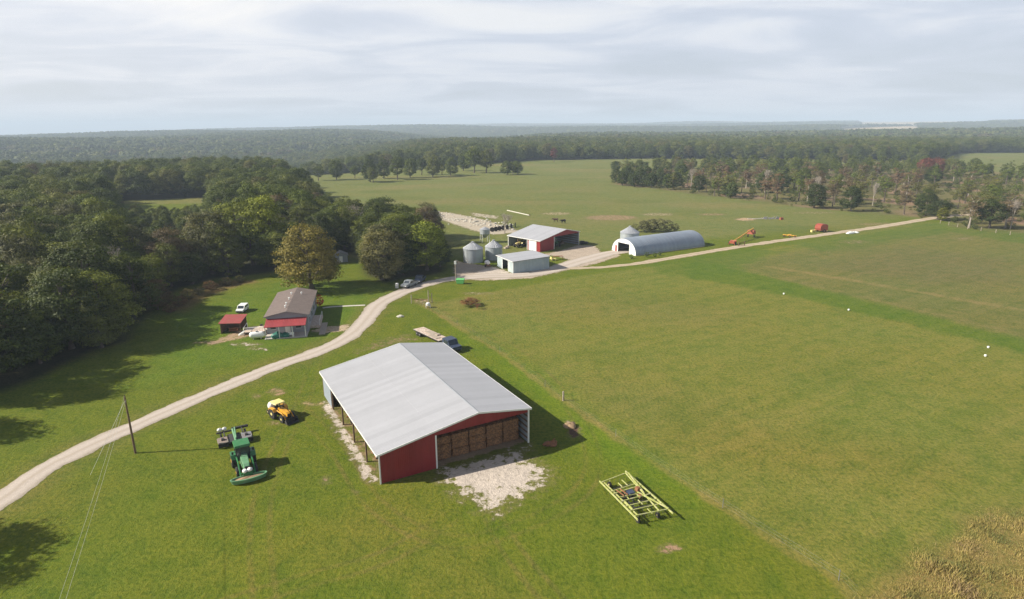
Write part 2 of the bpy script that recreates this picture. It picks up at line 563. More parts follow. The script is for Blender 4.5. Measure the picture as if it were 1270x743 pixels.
    # weedy strip at the foot of the wood
    poly([(205, 385), (240, 358), (300, 345), (318, 350), (260, 366), (222, 388)], (0.160, 0.110, 0.045), 2, 0.8, 2)
    # forest floor
    for pl, k in ((WOOD_LEFT, 1.0), (FOREST_BACK, 1.0)):
        s = poly_sdf(x, y, pl)
        for hole in (CLEARING, CLEARING2, MEADOW_R):
            s = np.minimum(s, -poly_sdf(x, y, hole))
        paint(sstep(-2, 3, s + lumps(x, y, 9)), (0.040, 0.042, 0.016))
    s = poly_sdf(x, y, BELT)
    s = np.minimum(s, -poly_sdf(x, y, MEADOW_R))
    paint(sstep(-4, 6, s + lumps(x, y, 14) * 4) * 0.85, (0.125, 0.118, 0.045))
    paint(sstep(-2, 6, s) * sstep(0.1, 0.6, lumps(x, y * 0.6, 34)) * 0.8, (0.215, 0.150, 0.095))
    # far tan fields
    for px in ([(1060, 158.5), (1210, 157.5), (1215, 160.5), (1070, 161.5)], [(1040, 165), (1130, 163), (1160, 166), (1060, 168)]):
        poly(px, (0.40, 0.33, 0.19), 30, 1, 0)
    gcol = np.concatenate([c, np.ones((n, 1))], 1)

    # ---- bare ground: colour + amount
    b = np.tile(np.array([0.40, 0.30, 0.20]), (n, 1))
    amt = np.zeros(n)

    def bare(s, colour, k=1.0, soft=1.0):
        nonlocal b
        mk = sstep(-soft, soft, s) * k
        b = b * (1 - (mk > 0.02)[:, None]) + np.array(colour)[None] * (mk > 0.02)[:, None]
        np.maximum(amt, mk, out=amt)

    def bpoly(px, colour, k=1.0, soft=1.0, ground=False):
        bare(poly_sdf(x, y, px if ground else GP(px)), colour, k, soft)

    lime, clay, grav = (0.49, 0.42, 0.355), (0.27, 0.19, 0.115), (0.40, 0.325, 0.255)
    bpoly([(532, 574), (550, 598), (566, 610), (600, 634), (618, 638), (636, 622), (664, 610), (684, 590), (672, 574), (650, 566), (655, 552), (548, 582)], lime, 0.74, 3.0)
    bpoly([(552, 580), (560, 600), (590, 612), (640, 604), (668, 586), (640, 572), (600, 574)], lime, 0.95, 2.2)
    a = 0.505
    ub, vb = np.array([math.cos(a), math.sin(a)]), np.array([-math.sin(a), math.cos(a)])
    o0 = np.array([-15.45, 64.04])
    rect = lambda x0, x1, y0, y1: [tuple(o0 + ub * p + vb * q) for p, q in ((x0, y0), (x1, y0), (x1, y1), (x0, y1))]
    bpoly(rect(6.8, 19.8, 0.3, 28.5), (0.26, 0.19, 0.125), 0.9, 0.4, True)
    bpoly(rect(-1.5, 0.8, 1.0, 26.5), lime, 0.60, 1.0, True)
    bpoly(rect(0.4, 6.6, 2.0, 28.0), (0.24, 0.17, 0.09), 0.50, 0.5, True)
    bpoly([(430, 440), (470, 422), (505, 415), (520, 420), (490, 428)], (0.24, 0.17, 0.09), 0.5, 2.5)
    # farmyard
    bpoly([(562, 332), (566, 324), (612, 331), (640, 341), (690, 334), (715, 326), (693, 318), (672, 316), (698, 310), (716, 304), (738, 305), (746, 313), (760, 312), (770, 317), (740, 327), (712, 333), (660, 345), (600, 348), (566, 346)], grav, 0.92, 1.5)
    bpoly([(615, 331), (640, 340), (622, 346), (590, 341)], lime, 0.8, 1.5)
    # rubble strip behind the bins
    bpoly([(536, 262), (560, 264), (600, 272), (650, 288), (612, 291), (590, 287), (562, 278), (540, 270)], (0.42, 0.36, 0.28), 0.85, 3)
    bpoly([(583, 263), (620, 268), (617, 272), (585, 268)], (0.42, 0.36, 0.28), 0.6, 2)
    # yard of the house
    bpoly([(328, 404), (312, 405), (290, 412), (268, 422), (240, 425), (262, 428), (300, 420), (326, 412)], (0.34, 0.24, 0.15), 0.75, 1.2)
    bpoly([(383, 410), (400, 405), (436, 402), (432, 410), (400, 414)], (0.42, 0.32, 0.22), 0.72, 1.0)
    bpoly([(322, 412), (330, 404), (340, 416), (328, 417)], lime, 0.9, 0.6)
    E_ = lambda px, py, rx, ry, col, k=0.6, s=0.8: bpoly([(px + rx * math.cos(t), py + ry * math.sin(t)) for t in np.linspace(0, 6.28, 14)[:-1]], col, k, s)
    E_(306, 427, 22, 3, lime, 0.45); E_(318, 432, 14, 2.2, lime, 0.45); E_(330, 433, 3, 2, lime, 0.6)
    E_(343, 486, 12, 5, (0.30, 0.2, 0.11), 0.55); E_(315, 491, 8, 4, clay, 0.4); E_(385, 501, 12, 2.5, (0.36, 0.26, 0.14), 0.6); E_(340, 524, 9, 3, clay, 0.5)
    E_(828, 680, 17, 5.5, (0.30, 0.19, 0.12), 0.62, 0.5); E_(712, 536, 9, 8, (0.10, 0.06, 0.04), 0.7, 0.8); E_(705, 525, 6, 4, (0.33, 0.25, 0.18), 0.6)
    E_(405, 596, 10, 5, clay, 0.45); E_(440, 610, 6, 4, clay, 0.35)
    E_(758, 270, 34, 3.5, (0.26, 0.18, 0.10), 0.62, 3); E_(815, 266, 22, 2, (0.36, 0.29, 0.18), 0.5, 3); E_(925, 272, 14, 2, (0.42, 0.29, 0.18), 0.65, 2); E_(883, 266, 20, 1.6, (0.30, 0.2, 0.12), 0.5, 3); E_(1010, 264, 30, 1.6, (0.36, 0.28, 0.16), 0.4, 3)
    E_(690, 265, 20, 2, (0.40, 0.32, 0.2), 0.5, 3); E_(1195, 296, 14, 2, (0.30, 0.22, 0.14), 0.45, 3); E_(1060, 300, 20, 2.5, (0.26, 0.2, 0.12), 0.4, 3); E_(545, 305, 14, 12, (0.36, 0.27, 0.18), 0.5, 3)
    E_(1090, 278, 30, 1.8, (0.3, 0.22, 0.13), 0.45, 3); E_(525, 374, 13, 4, (0.33, 0.24, 0.15), 0.55, 1.5); E_(590, 364, 25, 1.5, (0.36, 0.3, 0.2), 0.5, 1)
    E_(470, 600, 5, 4, lime, 0.4)
    bpoly([(466, 380), (476, 368), (492, 362), (530, 353), (500, 366), (478, 376)], (0.33, 0.25, 0.17), 0.5, 1.0)
    bcol = np.concatenate([b, amt[:, None]], 1)
    for nm, dat in (('gcol', gcol), ('bcol', bcol)):
        at = me.attributes.new(nm, 'FLOAT_COLOR', 'POINT')
        at.data.foreach_set('color', dat.ravel().astype(np.float32))
    fm = np.clip(sstep(-1, 1, poly_sdf(x, y, GP(field))), 0, 1)
    at = me.attributes.new('mown', 'FLOAT', 'POINT')
    at.data.foreach_set('value', fm.astype(np.float32))

    # ---- material
    m, nt, p = new_mat('ground_cover')
    geo = nd(nt, 'ShaderNodeNewGeometry').outputs['Position']
    ga = nd(nt, 'ShaderNodeAttribute', attribute_name='gcol')
    ba = nd(nt, 'ShaderNodeAttribute', attribute_name='bcol')
    ma = nd(nt, 'ShaderNodeAttribute', attribute_name='mown')
    nA = noise(nt, geo, 0.045, 5, 0.6)
    nB = noise(nt, geo, 0.35, 5, 0.65)
    nC = noise(nt, geo, 2.2, 4, 0.7)
    nD = noise(nt, geo, 7.0, 2, 0.6)
    col = ga.outputs['Color']
    col = mixc(nt, mapr(nt, nA, 0.38, 0.66, 0, 0.7), col, mixc(nt, 1, col, (1.22, 1.04, 1.05, 1), 'MULTIPLY'))
    col = mixc(nt, mapr(nt, nB, 0.45, 0.72, 0, 0.65), col, mixc(nt, 1, col, (1.26, 1.12, 1.3, 1), 'MULTIPLY'))
    col = mixc(nt, mapr(nt, nB, 0.5, 0.28, 0, 0.75), col, mixc(nt, 1, col, (0.62, 0.80, 0.60, 1), 'MULTIPLY'))
    col = mixc(nt, mapr(nt, nC, 0.42, 0.68, 0, 0.85), col, mixc(nt, 1, col, (1.55, 1.32, 1.5, 1), 'MULTIPLY'))
    col = mixc(nt, mapr(nt, nC, 0.50, 0.30, 0, 0.85), col, mixc(nt, 1, col, (0.62, 0.72, 0.6, 1), 'MULTIPLY'))
    col = mixc(nt, mapr(nt, nD, 0.40, 0.65, 0, 0.35), mixc(nt, 1, col, (0.82, 0.85, 0.82, 1), 'MULTIPLY'), mixc(nt, 1, col, (1.35, 1.25, 1.3, 1), 'MULTIPLY'))
    # mowing lines and darker tufts in the hay field
    TH = R(32)
    along_ = aniso(nt, geo, TH, (1, 1, 1))
    sp = nd(nt, 'ShaderNodeSeparateXYZ')
    lk(nt, along_, sp.inputs[0])
    wob = mth(nt, 'MULTIPLY', mth(nt, 'SUBTRACT', noise(nt, geo, 0.06, 2), 0.5), 5.0)
    acr = mth(nt, 'ADD', sp.outputs[1], wob)
    rows = mth(nt, 'SINE', mth(nt, 'MULTIPLY', acr, 2 * math.pi / 3.4))
    wide = mth(nt, 'SINE', mth(nt, 'MULTIPLY', acr, 2 * math.pi / 10.2))
    nS = noise(nt, aniso(nt, geo, TH, (0.035, 0.42, 1)), 1.0, 4, 0.6)
    mown = ma.outputs['Fac']
    col = mixc(nt, mth(nt, 'MULTIPLY', mown, mapr(nt, nS, 0.45, 0.68, 0, 0.55)), col, mixc(nt, 1, col, (1.22, 1.08, 1.35, 1), 'MULTIPLY'))
    col = mixc(nt, mth(nt, 'MULTIPLY', mown, mapr(nt, nS, 0.50, 0.30, 0, 0.5)), col, mixc(nt, 1, col, (0.78, 0.90, 0.75, 1), 'MULTIPLY'))
    col = mixc(nt, mth(nt, 'MULTIPLY', mown, mapr(nt, wide, -1, 1, 0, 0.45)), col, mixc(nt, 1, col, (0.86, 0.93, 0.82, 1), 'MULTIPLY'))
    tu = noise(nt, aniso(nt, geo, TH, (0.75, 1.5, 1)), 1.0, 3, 0.7)
    tuf = mth(nt, 'MULTIPLY', mapr(nt, tu, 0.54, 0.64, 0, 1), mth(nt, 'MULTIPLY', mapr(nt, rows, 0.1, 0.7, 0, 1), mapr(nt, nA, 0.40, 0.60, 0.15, 1)))
    col = mixc(nt, mth(nt, 'MULTIPLY', mown, mth(nt, 'MULTIPLY', tuf, 0.75)), col, mixc(nt, 1, col, (0.52, 0.68, 0.52, 1), 'MULTIPLY'))
    # dead straw flecks
    fl = noise(nt, geo, 1.1, 6, 0.8)
    col = mixc(nt, mapr(nt, fl, 0.64, 0.74, 0, 0.5), col, (0.20, 0.165, 0.07, 1))
    # bare soil breaking through with ragged edges
    e1 = noise(nt, geo, 0.75, 8, 0.72)
    amt_ = mth(nt, 'ADD', ba.outputs['Alpha'], mth(nt, 'MULTIPLY', mth(nt, 'SUBTRACT', e1, 0.5), 2.3))
    fac = mth(nt, 'MULTIPLY', mapr(nt, amt_, 0.46, 0.62, 0, 1), mapr(nt, ba.outputs['Alpha'], 0.02, 0.2, 0, 1))
    bc = mixc(nt, 1, ba.outputs['Color'], mapr(nt, mth(nt, 'ADD', mth(nt, 'MULTIPLY', nC, 0.6), mth(nt, 'MULTIPLY', nB, 0.4)), 0.3, 0.7, 0.68, 1.25), 'MULTIPLY')
    thin_ = mth(nt, 'MULTIPLY', mapr(nt, amt_, 0.10, 0.50, 0, 0.55), mapr(nt, ba.outputs['Alpha'], 0.02, 0.2, 0, 1))
    col = mixc(nt, thin_, col, (0.17, 0.135, 0.062, 1))
    clod = mapr(nt, noise(nt, geo, 1.6, 5, 0.75), 0.60, 0.66, 0, 0.8)
    bc = mixc(nt, clod, bc, mixc(nt, 1, bc, (0.36, 0.36, 0.26, 1), 'MULTIPLY'))
    col = mixc(nt, fac, col, bc)
    lk(nt, col, p.inputs['Base Color'])
    p.inputs['Roughness'].default_value = 0.95
    p.inputs['Specular IOR Level'].default_value = 0.12
    hgt = mth(nt, 'ADD', mth(nt, 'MULTIPLY', nC, 0.35), mth(nt, 'ADD', mth(nt, 'MULTIPLY', nD, 0.14), mth(nt, 'MULTIPLY', nB, 0.5)))
    bump(nt, p, hgt, 0.8, 0.55)
    o = obj('ground', me, m)
    o['kind'] = 'structure'
    return o


GROUND = build_ground()


# ------------------------------------------------------------------ roads
def road_material(name, c_edge, c_track, c_mid, mid_amt):
    m, nt, p = new_mat(name)
    uv = nd(nt, 'ShaderNodeUVMap').outputs[0]
    sx = nd(nt, 'ShaderNodeSeparateXYZ')
    lk(nt, uv, sx.inputs[0])
    geo = nd(nt, 'ShaderNodeNewGeometry').outputs['Position']
    n1, n2, n3 = noise(nt, geo, 0.5, 5, 0.6), noise(nt, geo, 3.0, 5, 0.7), noise(nt, geo, 14, 3, 0.6)
    u = mth(nt, 'ADD', sx.outputs[0], mth(nt, 'MULTIPLY', mth(nt, 'SUBTRACT', n1, 0.5), 0.22))
    a = mth(nt, 'ABSOLUTE', mth(nt, 'SUBTRACT', u, 0.5))
    tr = mapr(nt, mth(nt, 'ABSOLUTE', mth(nt, 'SUBTRACT', a, 0.22)), 0.04, 0.20, 1, 0)
    col = mixc(nt, tr, (*c_edge, 1), (*c_track, 1))
    mid = mth(nt, 'MULTIPLY', mapr(nt, a, 0.03, 0.10, 1, 0), mapr(nt, n2, 0.42, 0.6, 0, mid_amt))
    col = mixc(nt, mid, col, (*c_mid, 1))
    ed = mth(nt, 'MULTIPLY', mapr(nt, a, 0.36, 0.5, 0, 1), mapr(nt, n2, 0.4, 0.62, 0, 0.8))
    col = mixc(nt, ed, col, (0.15, 0.14, 0.05, 1))
    col = mixc(nt, 1, col, mapr(nt, mth(nt, 'ADD', mth(nt, 'MULTIPLY', n2, 0.5), mth(nt, 'MULTIPLY', n3, 0.5)), 0.3, 0.7, 0.74, 1.2), 'MULTIPLY')
    lk(nt, col, p.inputs['Base Color'])
    p.inputs['Roughness'].default_value = 0.95
    p.inputs['Specular IOR Level'].default_value = 0.15
    bump(nt, p, n3, 0.6, 0.05)
    return m


def ribbon(name, pts, widths, z, material, ragged=0.25, seed=1):
    rg = np.random.default_rng(seed)
    C = smooth_line(pts)
    n = len(C)
    s = np.concatenate([[0], np.cumsum(np.hypot(*(C[1:] - C[:-1]).T))])
    P = np.array(pts, float)
    sp = np.concatenate([[0], np.cumsum(np.hypot(*(P[1:] - P[:-1]).T))])
    w = np.interp(s, sp * s[-1] / sp[-1], widths) * 0.5
    T = np.gradient(C, axis=0)
    T /= np.hypot(*T.T)[:, None]
    N = np.stack([-T[:, 1], T[:, 0]], 1)
    k = np.ones(5) / 5
    j1 = np.convolve(rg.normal(0, ragged, n), k, 'same') * 1.6 + rg.normal(0, ragged * 0.25, n)
    j2 = np.convolve(rg.normal(0, ragged, n), k, 'same') * 1.6 + rg.normal(0, ragged * 0.25, n)
    us = np.array([0, .1, .22, .36, .5, .64, .78, .9, 1.0])
    crown = np.array([0, .03, .045, .04, .07, .04, .045, .03, 0])
    vs, uvs = [], []
    for q, u in enumerate(us):
        off = (u * 2 - 1) * w + (j1 if u < .2 else 0) * (1 - u * 5 if u < .2 else 0) + (j2 if u > .8 else 0) * (u * 5 - 4 if u > .8 else 0)
        p = C + N * off[:, None]
        vs.append(np.column_stack([p, np.full(n, z + crown[q])]))
        uvs.append(np.column_stack([np.full(n, u), s]))
    m_ = len(us)
    V = np.stack(vs, 1).reshape(-1, 3)
    U = np.stack(uvs, 1).reshape(-1, 2)
    i = np.arange(n - 1)[:, None] * m_
    j = np.arange(m_ - 1)[None]
    Q = np.stack([i + j, i + m_ + j, i + m_ + j + 1, i + j + 1], -1).reshape(-1, 4)[:, ::-1]
    me = bpy.data.meshes.new(name)
    me.from_pydata(V.tolist(), [], Q.tolist())
    ul = me.uv_layers.new()
    ul.data.foreach_set('uv', U[Q.ravel()].ravel().astype(np.float32))
    for pl in me.polygons:
        pl.use_smooth = True
    o = obj(name, me, material)
    o['kind'] = 'structure'
    return o


RM = road_material('pale_gravel', (0.42, 0.355, 0.30), (0.47, 0.405, 0.35), (0.30, 0.25, 0.16), 0.3)
LM = road_material('dirt_lane_surface', (0.34, 0.265, 0.175), (0.47, 0.38, 0.28), (0.18, 0.16, 0.06), 0.5)
ribbon('gravel_road', ROAD_G, np.interp(np.arange(len(ROAD_G)), [0, 6, 8, 10, 12, 13, 15, 17, 19], [3.5, 3.6, 4.0, 4.6, 4.4, 5.5, 6, 7, 5.5]), 0.02, RM, 0.22, 2)
ribbon('dirt_lane', LANE_G, np.interp(np.arange(len(LANE_G)), [0, 1, 3, 7, 9], [2.6, 2.8, 3.6, 4.6, 5.2]), 0.012, LM, 0.3, 3)
o = ribbon('garden_path', GP([(400, 382.2), (408, 381), (430, 379.6), (453, 378.6)]), [0.9, 0.9, 0.9, 0.9], 0.03, M['concrete'], 0.03, 4)


# ------------------------------------------------------------------ the big barn
BA = 0.505
BX, BY = -15.45, 64.04
W, L, S, RX = 20.03, 28.68, 7.0, 12.7
ZL, ZR, ZT = 3.88, 4.96, 6.13
bu, bv = np.array([math.cos(BA), math.sin(BA)]), np.array([-math.sin(BA), math.cos(BA)])


def bw(x, y, z=0.0):
    return (BX + bu[0] * x + bv[0] * y, BY + bu[1] * x + bv[1] * y, z)


def roofz(x):
    return ZL + (ZT - ZL) * x / RX if x < RX else ZT + (ZR - ZT) * (x - RX) / (W - RX)


barn = thing('pole_barn', 'large open red pole barn with pale metal roof full of hay bales in the foreground', 'barn', (BX, BY, 0), BA)
ov = 0.3
zs = roofz(S)
part('roof_slope', MB().slab([(S, -ov, zs + .10), (RX, -ov, ZT + .10), (RX, L + ov, ZT + .10), (S, L + ov, zs + .10)], 0.07), 'roof_metal', barn)
part('roof_slope', MB().slab([(RX, -ov, ZT + .10), (W + .25, -ov, roofz(W + .25) + .10), (W + .25, L + ov, roofz(W + .25) + .10), (RX, L + ov, ZT + .10)], 0.07), 'roof_metal', barn)
part('lean_to_roof', MB().slab([(-.3, -ov, roofz(-.3) + .085), (S + .05, -ov, roofz(S + .05) + .085), (S + .05, L + ov, roofz(S + .05) + .085), (-.3, L + ov, roofz(-.3) + .085)], 0.05), 'roof_metal', barn)
rc = MB()
rc.slab([(RX - .17, -ov - .03, ZT + .075), (RX, -ov - .03, ZT + .135), (RX, L + ov + .03, ZT + .135), (RX - .17, L + ov + .03, ZT + .075)], 0.03)
rc.slab([(RX, -ov - .03, ZT + .135), (RX + .17, -ov - .03, ZT + .085), (RX + .17, L + ov + .03, ZT + .085), (RX, L + ov + .03, ZT + .135)], 0.03)
part('ridge_cap', rc, 'galv_roof', barn)
for y0, y1 in ((-ov - .06, -ov + .0), (L + ov, L + ov + .06)):
    rk = MB()
    for xa, xb in ((-.32, RX), (RX, W + .27)):
        za, zb = roofz(xa), roofz(min(xb, W)) if xb <= W else roofz(xb)
        rk.prism_xz([(xa, za - .10), (xb, zb - .10), (xb, zb + .13), (xa, za + .13)], y0, y1)
    part('rake_trim', rk, 'white', barn)
part('eave_trim', MB().box(-.36, -.31, -ov, L + ov, roofz(-.3) - .12, roofz(-.3) + .05), 'white', barn)
part('eave_trim', MB().box(W + .26, W + .31, -ov, L + ov, roofz(W) - .10, roofz(W) + .07), 'white', barn)
HB = 4.38
gw = MB()
gw.prism_xz([(0, 0.02), (S, 0.02), (S, zs - .02), (0, ZL - .02)], 0, .06)
gw.prism_xz([(S, HB), (W, HB), (W, ZR - .02), (RX, ZT - .02), (S, zs - .02)], 0.003, .063)
part('gable_wall', gw, 'red', barn)
part('back_wall', MB().prism_xz([(0, 0.02), (W, 0.02), (W, ZR - .02), (RX, ZT - .02), (0, ZL - .02)], L - .06, L), 'grey_wall_x', barn)
part('side_wall', MB().box(W - .06, W, .07, L - .07, .02, ZR - .03), 'grey_wall', barn)
part('side_wall', MB().box(0, .06, L - 5.0, L - .07, .02, ZL - .03), 'grey_wall', barn)
for z in np.arange(.55, 4.7, .78):
    part('girt', MB().box(W - .15, W - .063, .1, L - .1, z, z + .2), 'timber', barn)
part('corner_trim', MB().box(-.06, .10, -.06, -.003, 0, ZL), 'white', barn)
part('corner_trim', MB().box(W - .16, W + .08, -.05, -.003, 0, ZR), 'white', barn)
part('door_trim', MB().box(S - .02, S + .16, -.06, -.003, 0, HB + .05), 'white', barn)
for k in range(1, 6):
    y = k * 5.74 if k < 5 else L - .12
    part('post', MB().box(-.02, .17, y - .1, y + .1, 0, ZL - .05), 'timber', barn)
for k in range(0, 6):
    y = .2 + k * 5.62
    part('inner_post', MB().box(S - .08, S + .1, y - .1, y + .1, 0, zs - .05), 'timber', barn)
for k in range(1, 5):
    x = S + k * 2.6
    part('truss', MB().box(S, W - .2, k * 5.74 - .05, k * 5.74 + .05, HB, HB + .22).prism_xz([(RX - .1, HB + .22), (RX + .1, HB + .22), (RX + .1, ZT - .1), (RX - .1, ZT - .1)], k * 5.74 - .05, k * 5.74 + .05), 'timber', barn)
part('header_beam', MB().box(S + .17, W - .2, .07, .2, HB - .02, HB + .28), 'timber', barn)
part('eave_beam', MB().box(.0, .1, .1, L - .1, ZL - .3, ZL - .06), 'timber', barn)


# hay bales in the big barn
def bale_mesh(seed):
    rg = np.random.default_rng(seed)
    nx, ny, nz = 10, 8, 6
    sx, sy, sz = 2.34, 2.2, 1.2
    idx, vs, fs = {}, [], []

    def vid(i, j, k):
        if (i, j, k) not in idx:
            p = np.array([i / nx - .5, j / ny - .5, k / nz - .5])
            q = p * 2
            rnd = 1 - 0.045 * ((abs(q[0]) > .95).astype(int) + (abs(q[1]) > .95).astype(int) + (abs(q[2]) > .95).astype(int) - 1)
            groove = 1 - .03 * (i in (2, 5, 8))
            p = p * rnd * np.array([sx, sy * groove, sz * groove]) + rg.normal(0, .018, 3)
            idx[(i, j, k)] = len(vs)
            vs.append((p[0], p[1], p[2] + sz / 2))
        return idx[(i, j, k)]
    for i in range(nx):
        for j in range(ny):
            fs.append((vid(i, j, nz), vid(i + 1, j, nz), vid(i + 1, j + 1, nz), vid(i, j + 1, nz)))
            fs.append((vid(i, j, 0), vid(i, j + 1, 0), vid(i + 1, j + 1, 0), vid(i + 1, j, 0)))
    for i in range(nx):
        for k in range(nz):
            fs.append((vid(i, 0, k), vid(i + 1, 0, k), vid(i + 1, 0, k + 1), vid(i, 0, k + 1)))
            fs.append((vid(i, ny, k), vid(i, ny, k + 1), vid(i + 1, ny, k + 1), vid(i + 1, ny, k)))
    for j in range(ny):
        for k in range(nz):
            fs.append((vid(0, j, k), vid(0, j, k + 1), vid(0, j + 1, k + 1), vid(0, j + 1, k)))
            fs.append((vid(nx, j, k), vid(nx, j + 1, k), vid(nx, j + 1, k + 1), vid(nx, j, k + 1)))
    me = bpy.data.meshes.new('hay_bale')
    me.from_pydata(vs, [], fs)
    me.materials.append(M['hay'])
    return me


bales = [bale_mesh(k) for k in range(3)]
ROWN = ['bottom', 'second', 'third', 'top']
COLN = ['leftmost', 'second from left', 'middle', 'second from right', 'rightmost']
for rw in range(4):
    for cl in range(5):
        if rw == 3 and cl in (0,):
            continue
        x, y = S + 1.5 + cl * 2.44, 2.6 + random.uniform(-.12, .12) + (0.9 if rw == 3 else 0)
        o = obj('hay_bale', bales[(rw + cl * 2) % 3], None, None, bw(x, y, 0.0 + rw * 1.02), BA + random.choice((0, math.pi)) + random.uniform(-.02, .02))
        o.scale = (1, 1, .86)
        tag(o, 'square hay bale, %s in the %s row of the stack inside the barn' % (COLN[cl], ROWN[rw]), 'hay bale', 'hay bales stacked in the barn')


# things under the lean-to
def wheel_mb(mb, c, r, w, axis='x'):
    return mb.lathe([(r * .55, -w / 2), (r * .93, -w / 2), (r, -w * .3), (r, w * .3), (r * .93, w / 2), (r * .55, w / 2)], c, 18, axis)


def rim_mb(c, r, w, axis='x'):
    return MB().lathe([(r * .2, -w * .55), (r * .56, -w * .35), (r * .56, w * .35), (r * .2, w * .55)], c, 14, axis)


def wheel(parent, c, r, w, rimmat='grey_metal', axis='x'):
    t = part('wheel', wheel_mb(MB(), c, r, w, axis), 'black', parent)
    part('rim', rim_mb(c, r, w, axis), rimmat, t)
    return t


rk = thing('hay_rake', 'rusty red farm implement parked under the open lean-to side of the barn', 'implement', bw(2.6, 17.5), BA + .3)
part('frame', MB().tube((-1.6, -1, .7), (1.6, 1, .7), .09).tube((-1.6, 1, .7), (1.2, -1, .7), .09).tube((0, 1, .7), (0, 2.4, .5), .08), 'red_machine', rk)
part('hood', MB().box(-.8, .8, -.7, .7, .75, 1.35, .15), 'red_machine', rk)
for sx in (-1.5, 1.5):
    wheel(rk, (sx, -.2, .4), .4, .2, 'rust')
rk = thing('disc_harrow', 'dark disc implement under the lean-to beside the last barn post but one', 'implement', bw(2.4, 6.0), BA)
part('frame', MB().box(-1.3, 1.3, -.06, .06, .7, .85).box(-1.3, 1.3, 1.2, 1.32, .7, .85).box(-.06, .06, -.1, 2.4, .72, .87), 'dark_metal', rk)
for yy in (0, 1.25):
    g_ = MB()
    for q in range(7):
        g_.lathe([(.02, -.03), (.33, 0), (.02, .03)], (-1.2 + q * .4, yy, .34), 14, 'x')
    part('disc_gang', g_, 'rust', rk)
pl = thing('pallet', 'wooden pallet with steel rack under the lean-to near the front corner', 'pallet', bw(2.2, 2.6), BA)
sl = MB()
for q in range(6):
    sl.box(-.6 + q * .21, -.45 + q * .21, -.5, .5, .1, .13)
part('deck', sl, 'grey_timber', pl)
part('bearer', MB().box(-.6, .6, -.48, -.38, 0, .1).box(-.6, .6, -.05, .05, 0, .1).box(-.6, .6, .38, .48, 0, .1), 'timber', pl)
part('rack', MB().path([(-.55, -.4, .13), (-.55, -.4, 1.3), (.55, -.4, 1.3), (.55, -.4, .13)], .035).path([(-.55, .4, .13), (-.55, .4, 1.3), (.55, .4, 1.3), (.55, .4, .13)], .035), 'dark_metal', pl)
bd = MB()
for q in range(5):
    bd.box(-1.2 + random.uniform(-.2, .2), 1.3, -.5 + q * .22, -.3 + q * .22, q % 3 * .12 + .02, q % 3 * .12 + .12)
solo('board_pile', bd, 'grey_timber', 'loose pile of grey boards under the far end of the lean-to', 'boards', bw(2.4, 22.6), BA + .4)
solo('scrap_heap', MB().blob((0, 0, .2), (.9, .6, .35), 3, .3).box(-.9, .6, -.2, .1, .3, .42).tube((-.8, -.3, .2), (.9, .4, .55), .07), 'rust', 'rusty scrap heap on the grass beside the right corner of the big barn', 'scrap', tuple(G(683, 552)), .5)
solo('soil_heap', MB().blob((0, 0, .1), (1.0, .7, .45), 11, .3), 'dirt', 'small heap of dug soil at the tip of the barn shadow', 'soil heap', tuple(G(707, 529)), .9, smooth=True)

# flat trailer and truck behind the barn
t0, t1 = G(519, 413), G(551, 428)
tz = thing('flatbed_trailer', 'long weathered flatbed trailer behind the big barn', 'trailer', tuple((t0 + t1) / 2), heading(t0, t1))
TL = float(np.hypot(*(t1 - t0))) / 2
bd = MB()
for q in range(int(TL * 2 / .3)):
    bd.box(-1.2, 1.2, -TL + q * .3, -TL + q * .3 + .28, 1.0, 1.06 + random.uniform(0, .015))
part('deck', bd, 'deck_wood', tz)
part('frame', MB().box(-.5, -.36, -TL, TL, .78, 1.0).box(.36, .5, -TL, TL, .78, 1.0).box(-1.22, -1.2, -TL, TL, .9, 1.07).box(1.2, 1.22, -TL, TL, .9, 1.07), 'dark_metal', tz)
for yy in (-TL + 1.2, -TL + 2.2):
    for sx in (-.95, .95):
        wheel(tz, (sx, yy, .45), .45, .3)
part('load', MB().box(-.9, .3, -TL + 3.0, -TL + 5.5, 1.08, 1.16).box(-.2, 1.0, .5, 3.4, 1.08, 1.15).box(-1.0, -.2, 1.2, 2.0, 1.08, 1.3), 'grey_timber', tz)
b0 = G(560, 434)
tk = thing('farm_truck', 'dark blue truck cab parked half hidden behind the big barn', 'truck', tuple(b0), heading(t0, t1))
part('body', MB().prism_yz([(-1.6, .5), (1.9, .5), (1.95, 1.15), (.9, 1.3), (.35, 2.15), (-1.5, 2.2), (-1.6, 1.3)], -1.0, 1.0), 'blue_dark', tk)
part('windshield', MB().slab([(-.85, .88, 1.34), (.85, .88, 1.34), (.8, .42, 2.08), (-.8, .42, 2.08)], -.02), 'glass', tk)
part('side_window', MB().box(1.0, 1.015, -1.0, .3, 1.4, 2.0), 'glass', tk)
for sx in (-.9, .9):
    for yy in (-1.0, 1.25):
        wheel(tk, (sx, yy, .42), .42, .26)


# ------------------------------------------------------------------ tractors
def loader_bucket(parent, w, y, z, m, dirt=None):
    prof = [(y, z), (y + .75, z - .02), (y + .78, z + .05), (y + .15, z + .1), (y + .08, z + .45), (y + .3, z + .75), (y + .24, z + .8), (y - .02, z + .5)]
    b = part('bucket', MB().prism_yz(prof, -w / 2, w / 2), m, parent)
    for xa, xb in ((-w / 2 - .03, -w / 2), (w / 2, w / 2 + .03)):
        part('side_plate', MB().prism_yz([(y, z), (y + .75, z), (y + .3, z + .78), (y, z + .5)], xa, xb), m, b)
    if dirt:
        part('soil', MB().blob((0, y + .32, z + .22), (w * .46, .3, .26), 4, .22), dirt, b)
    return b


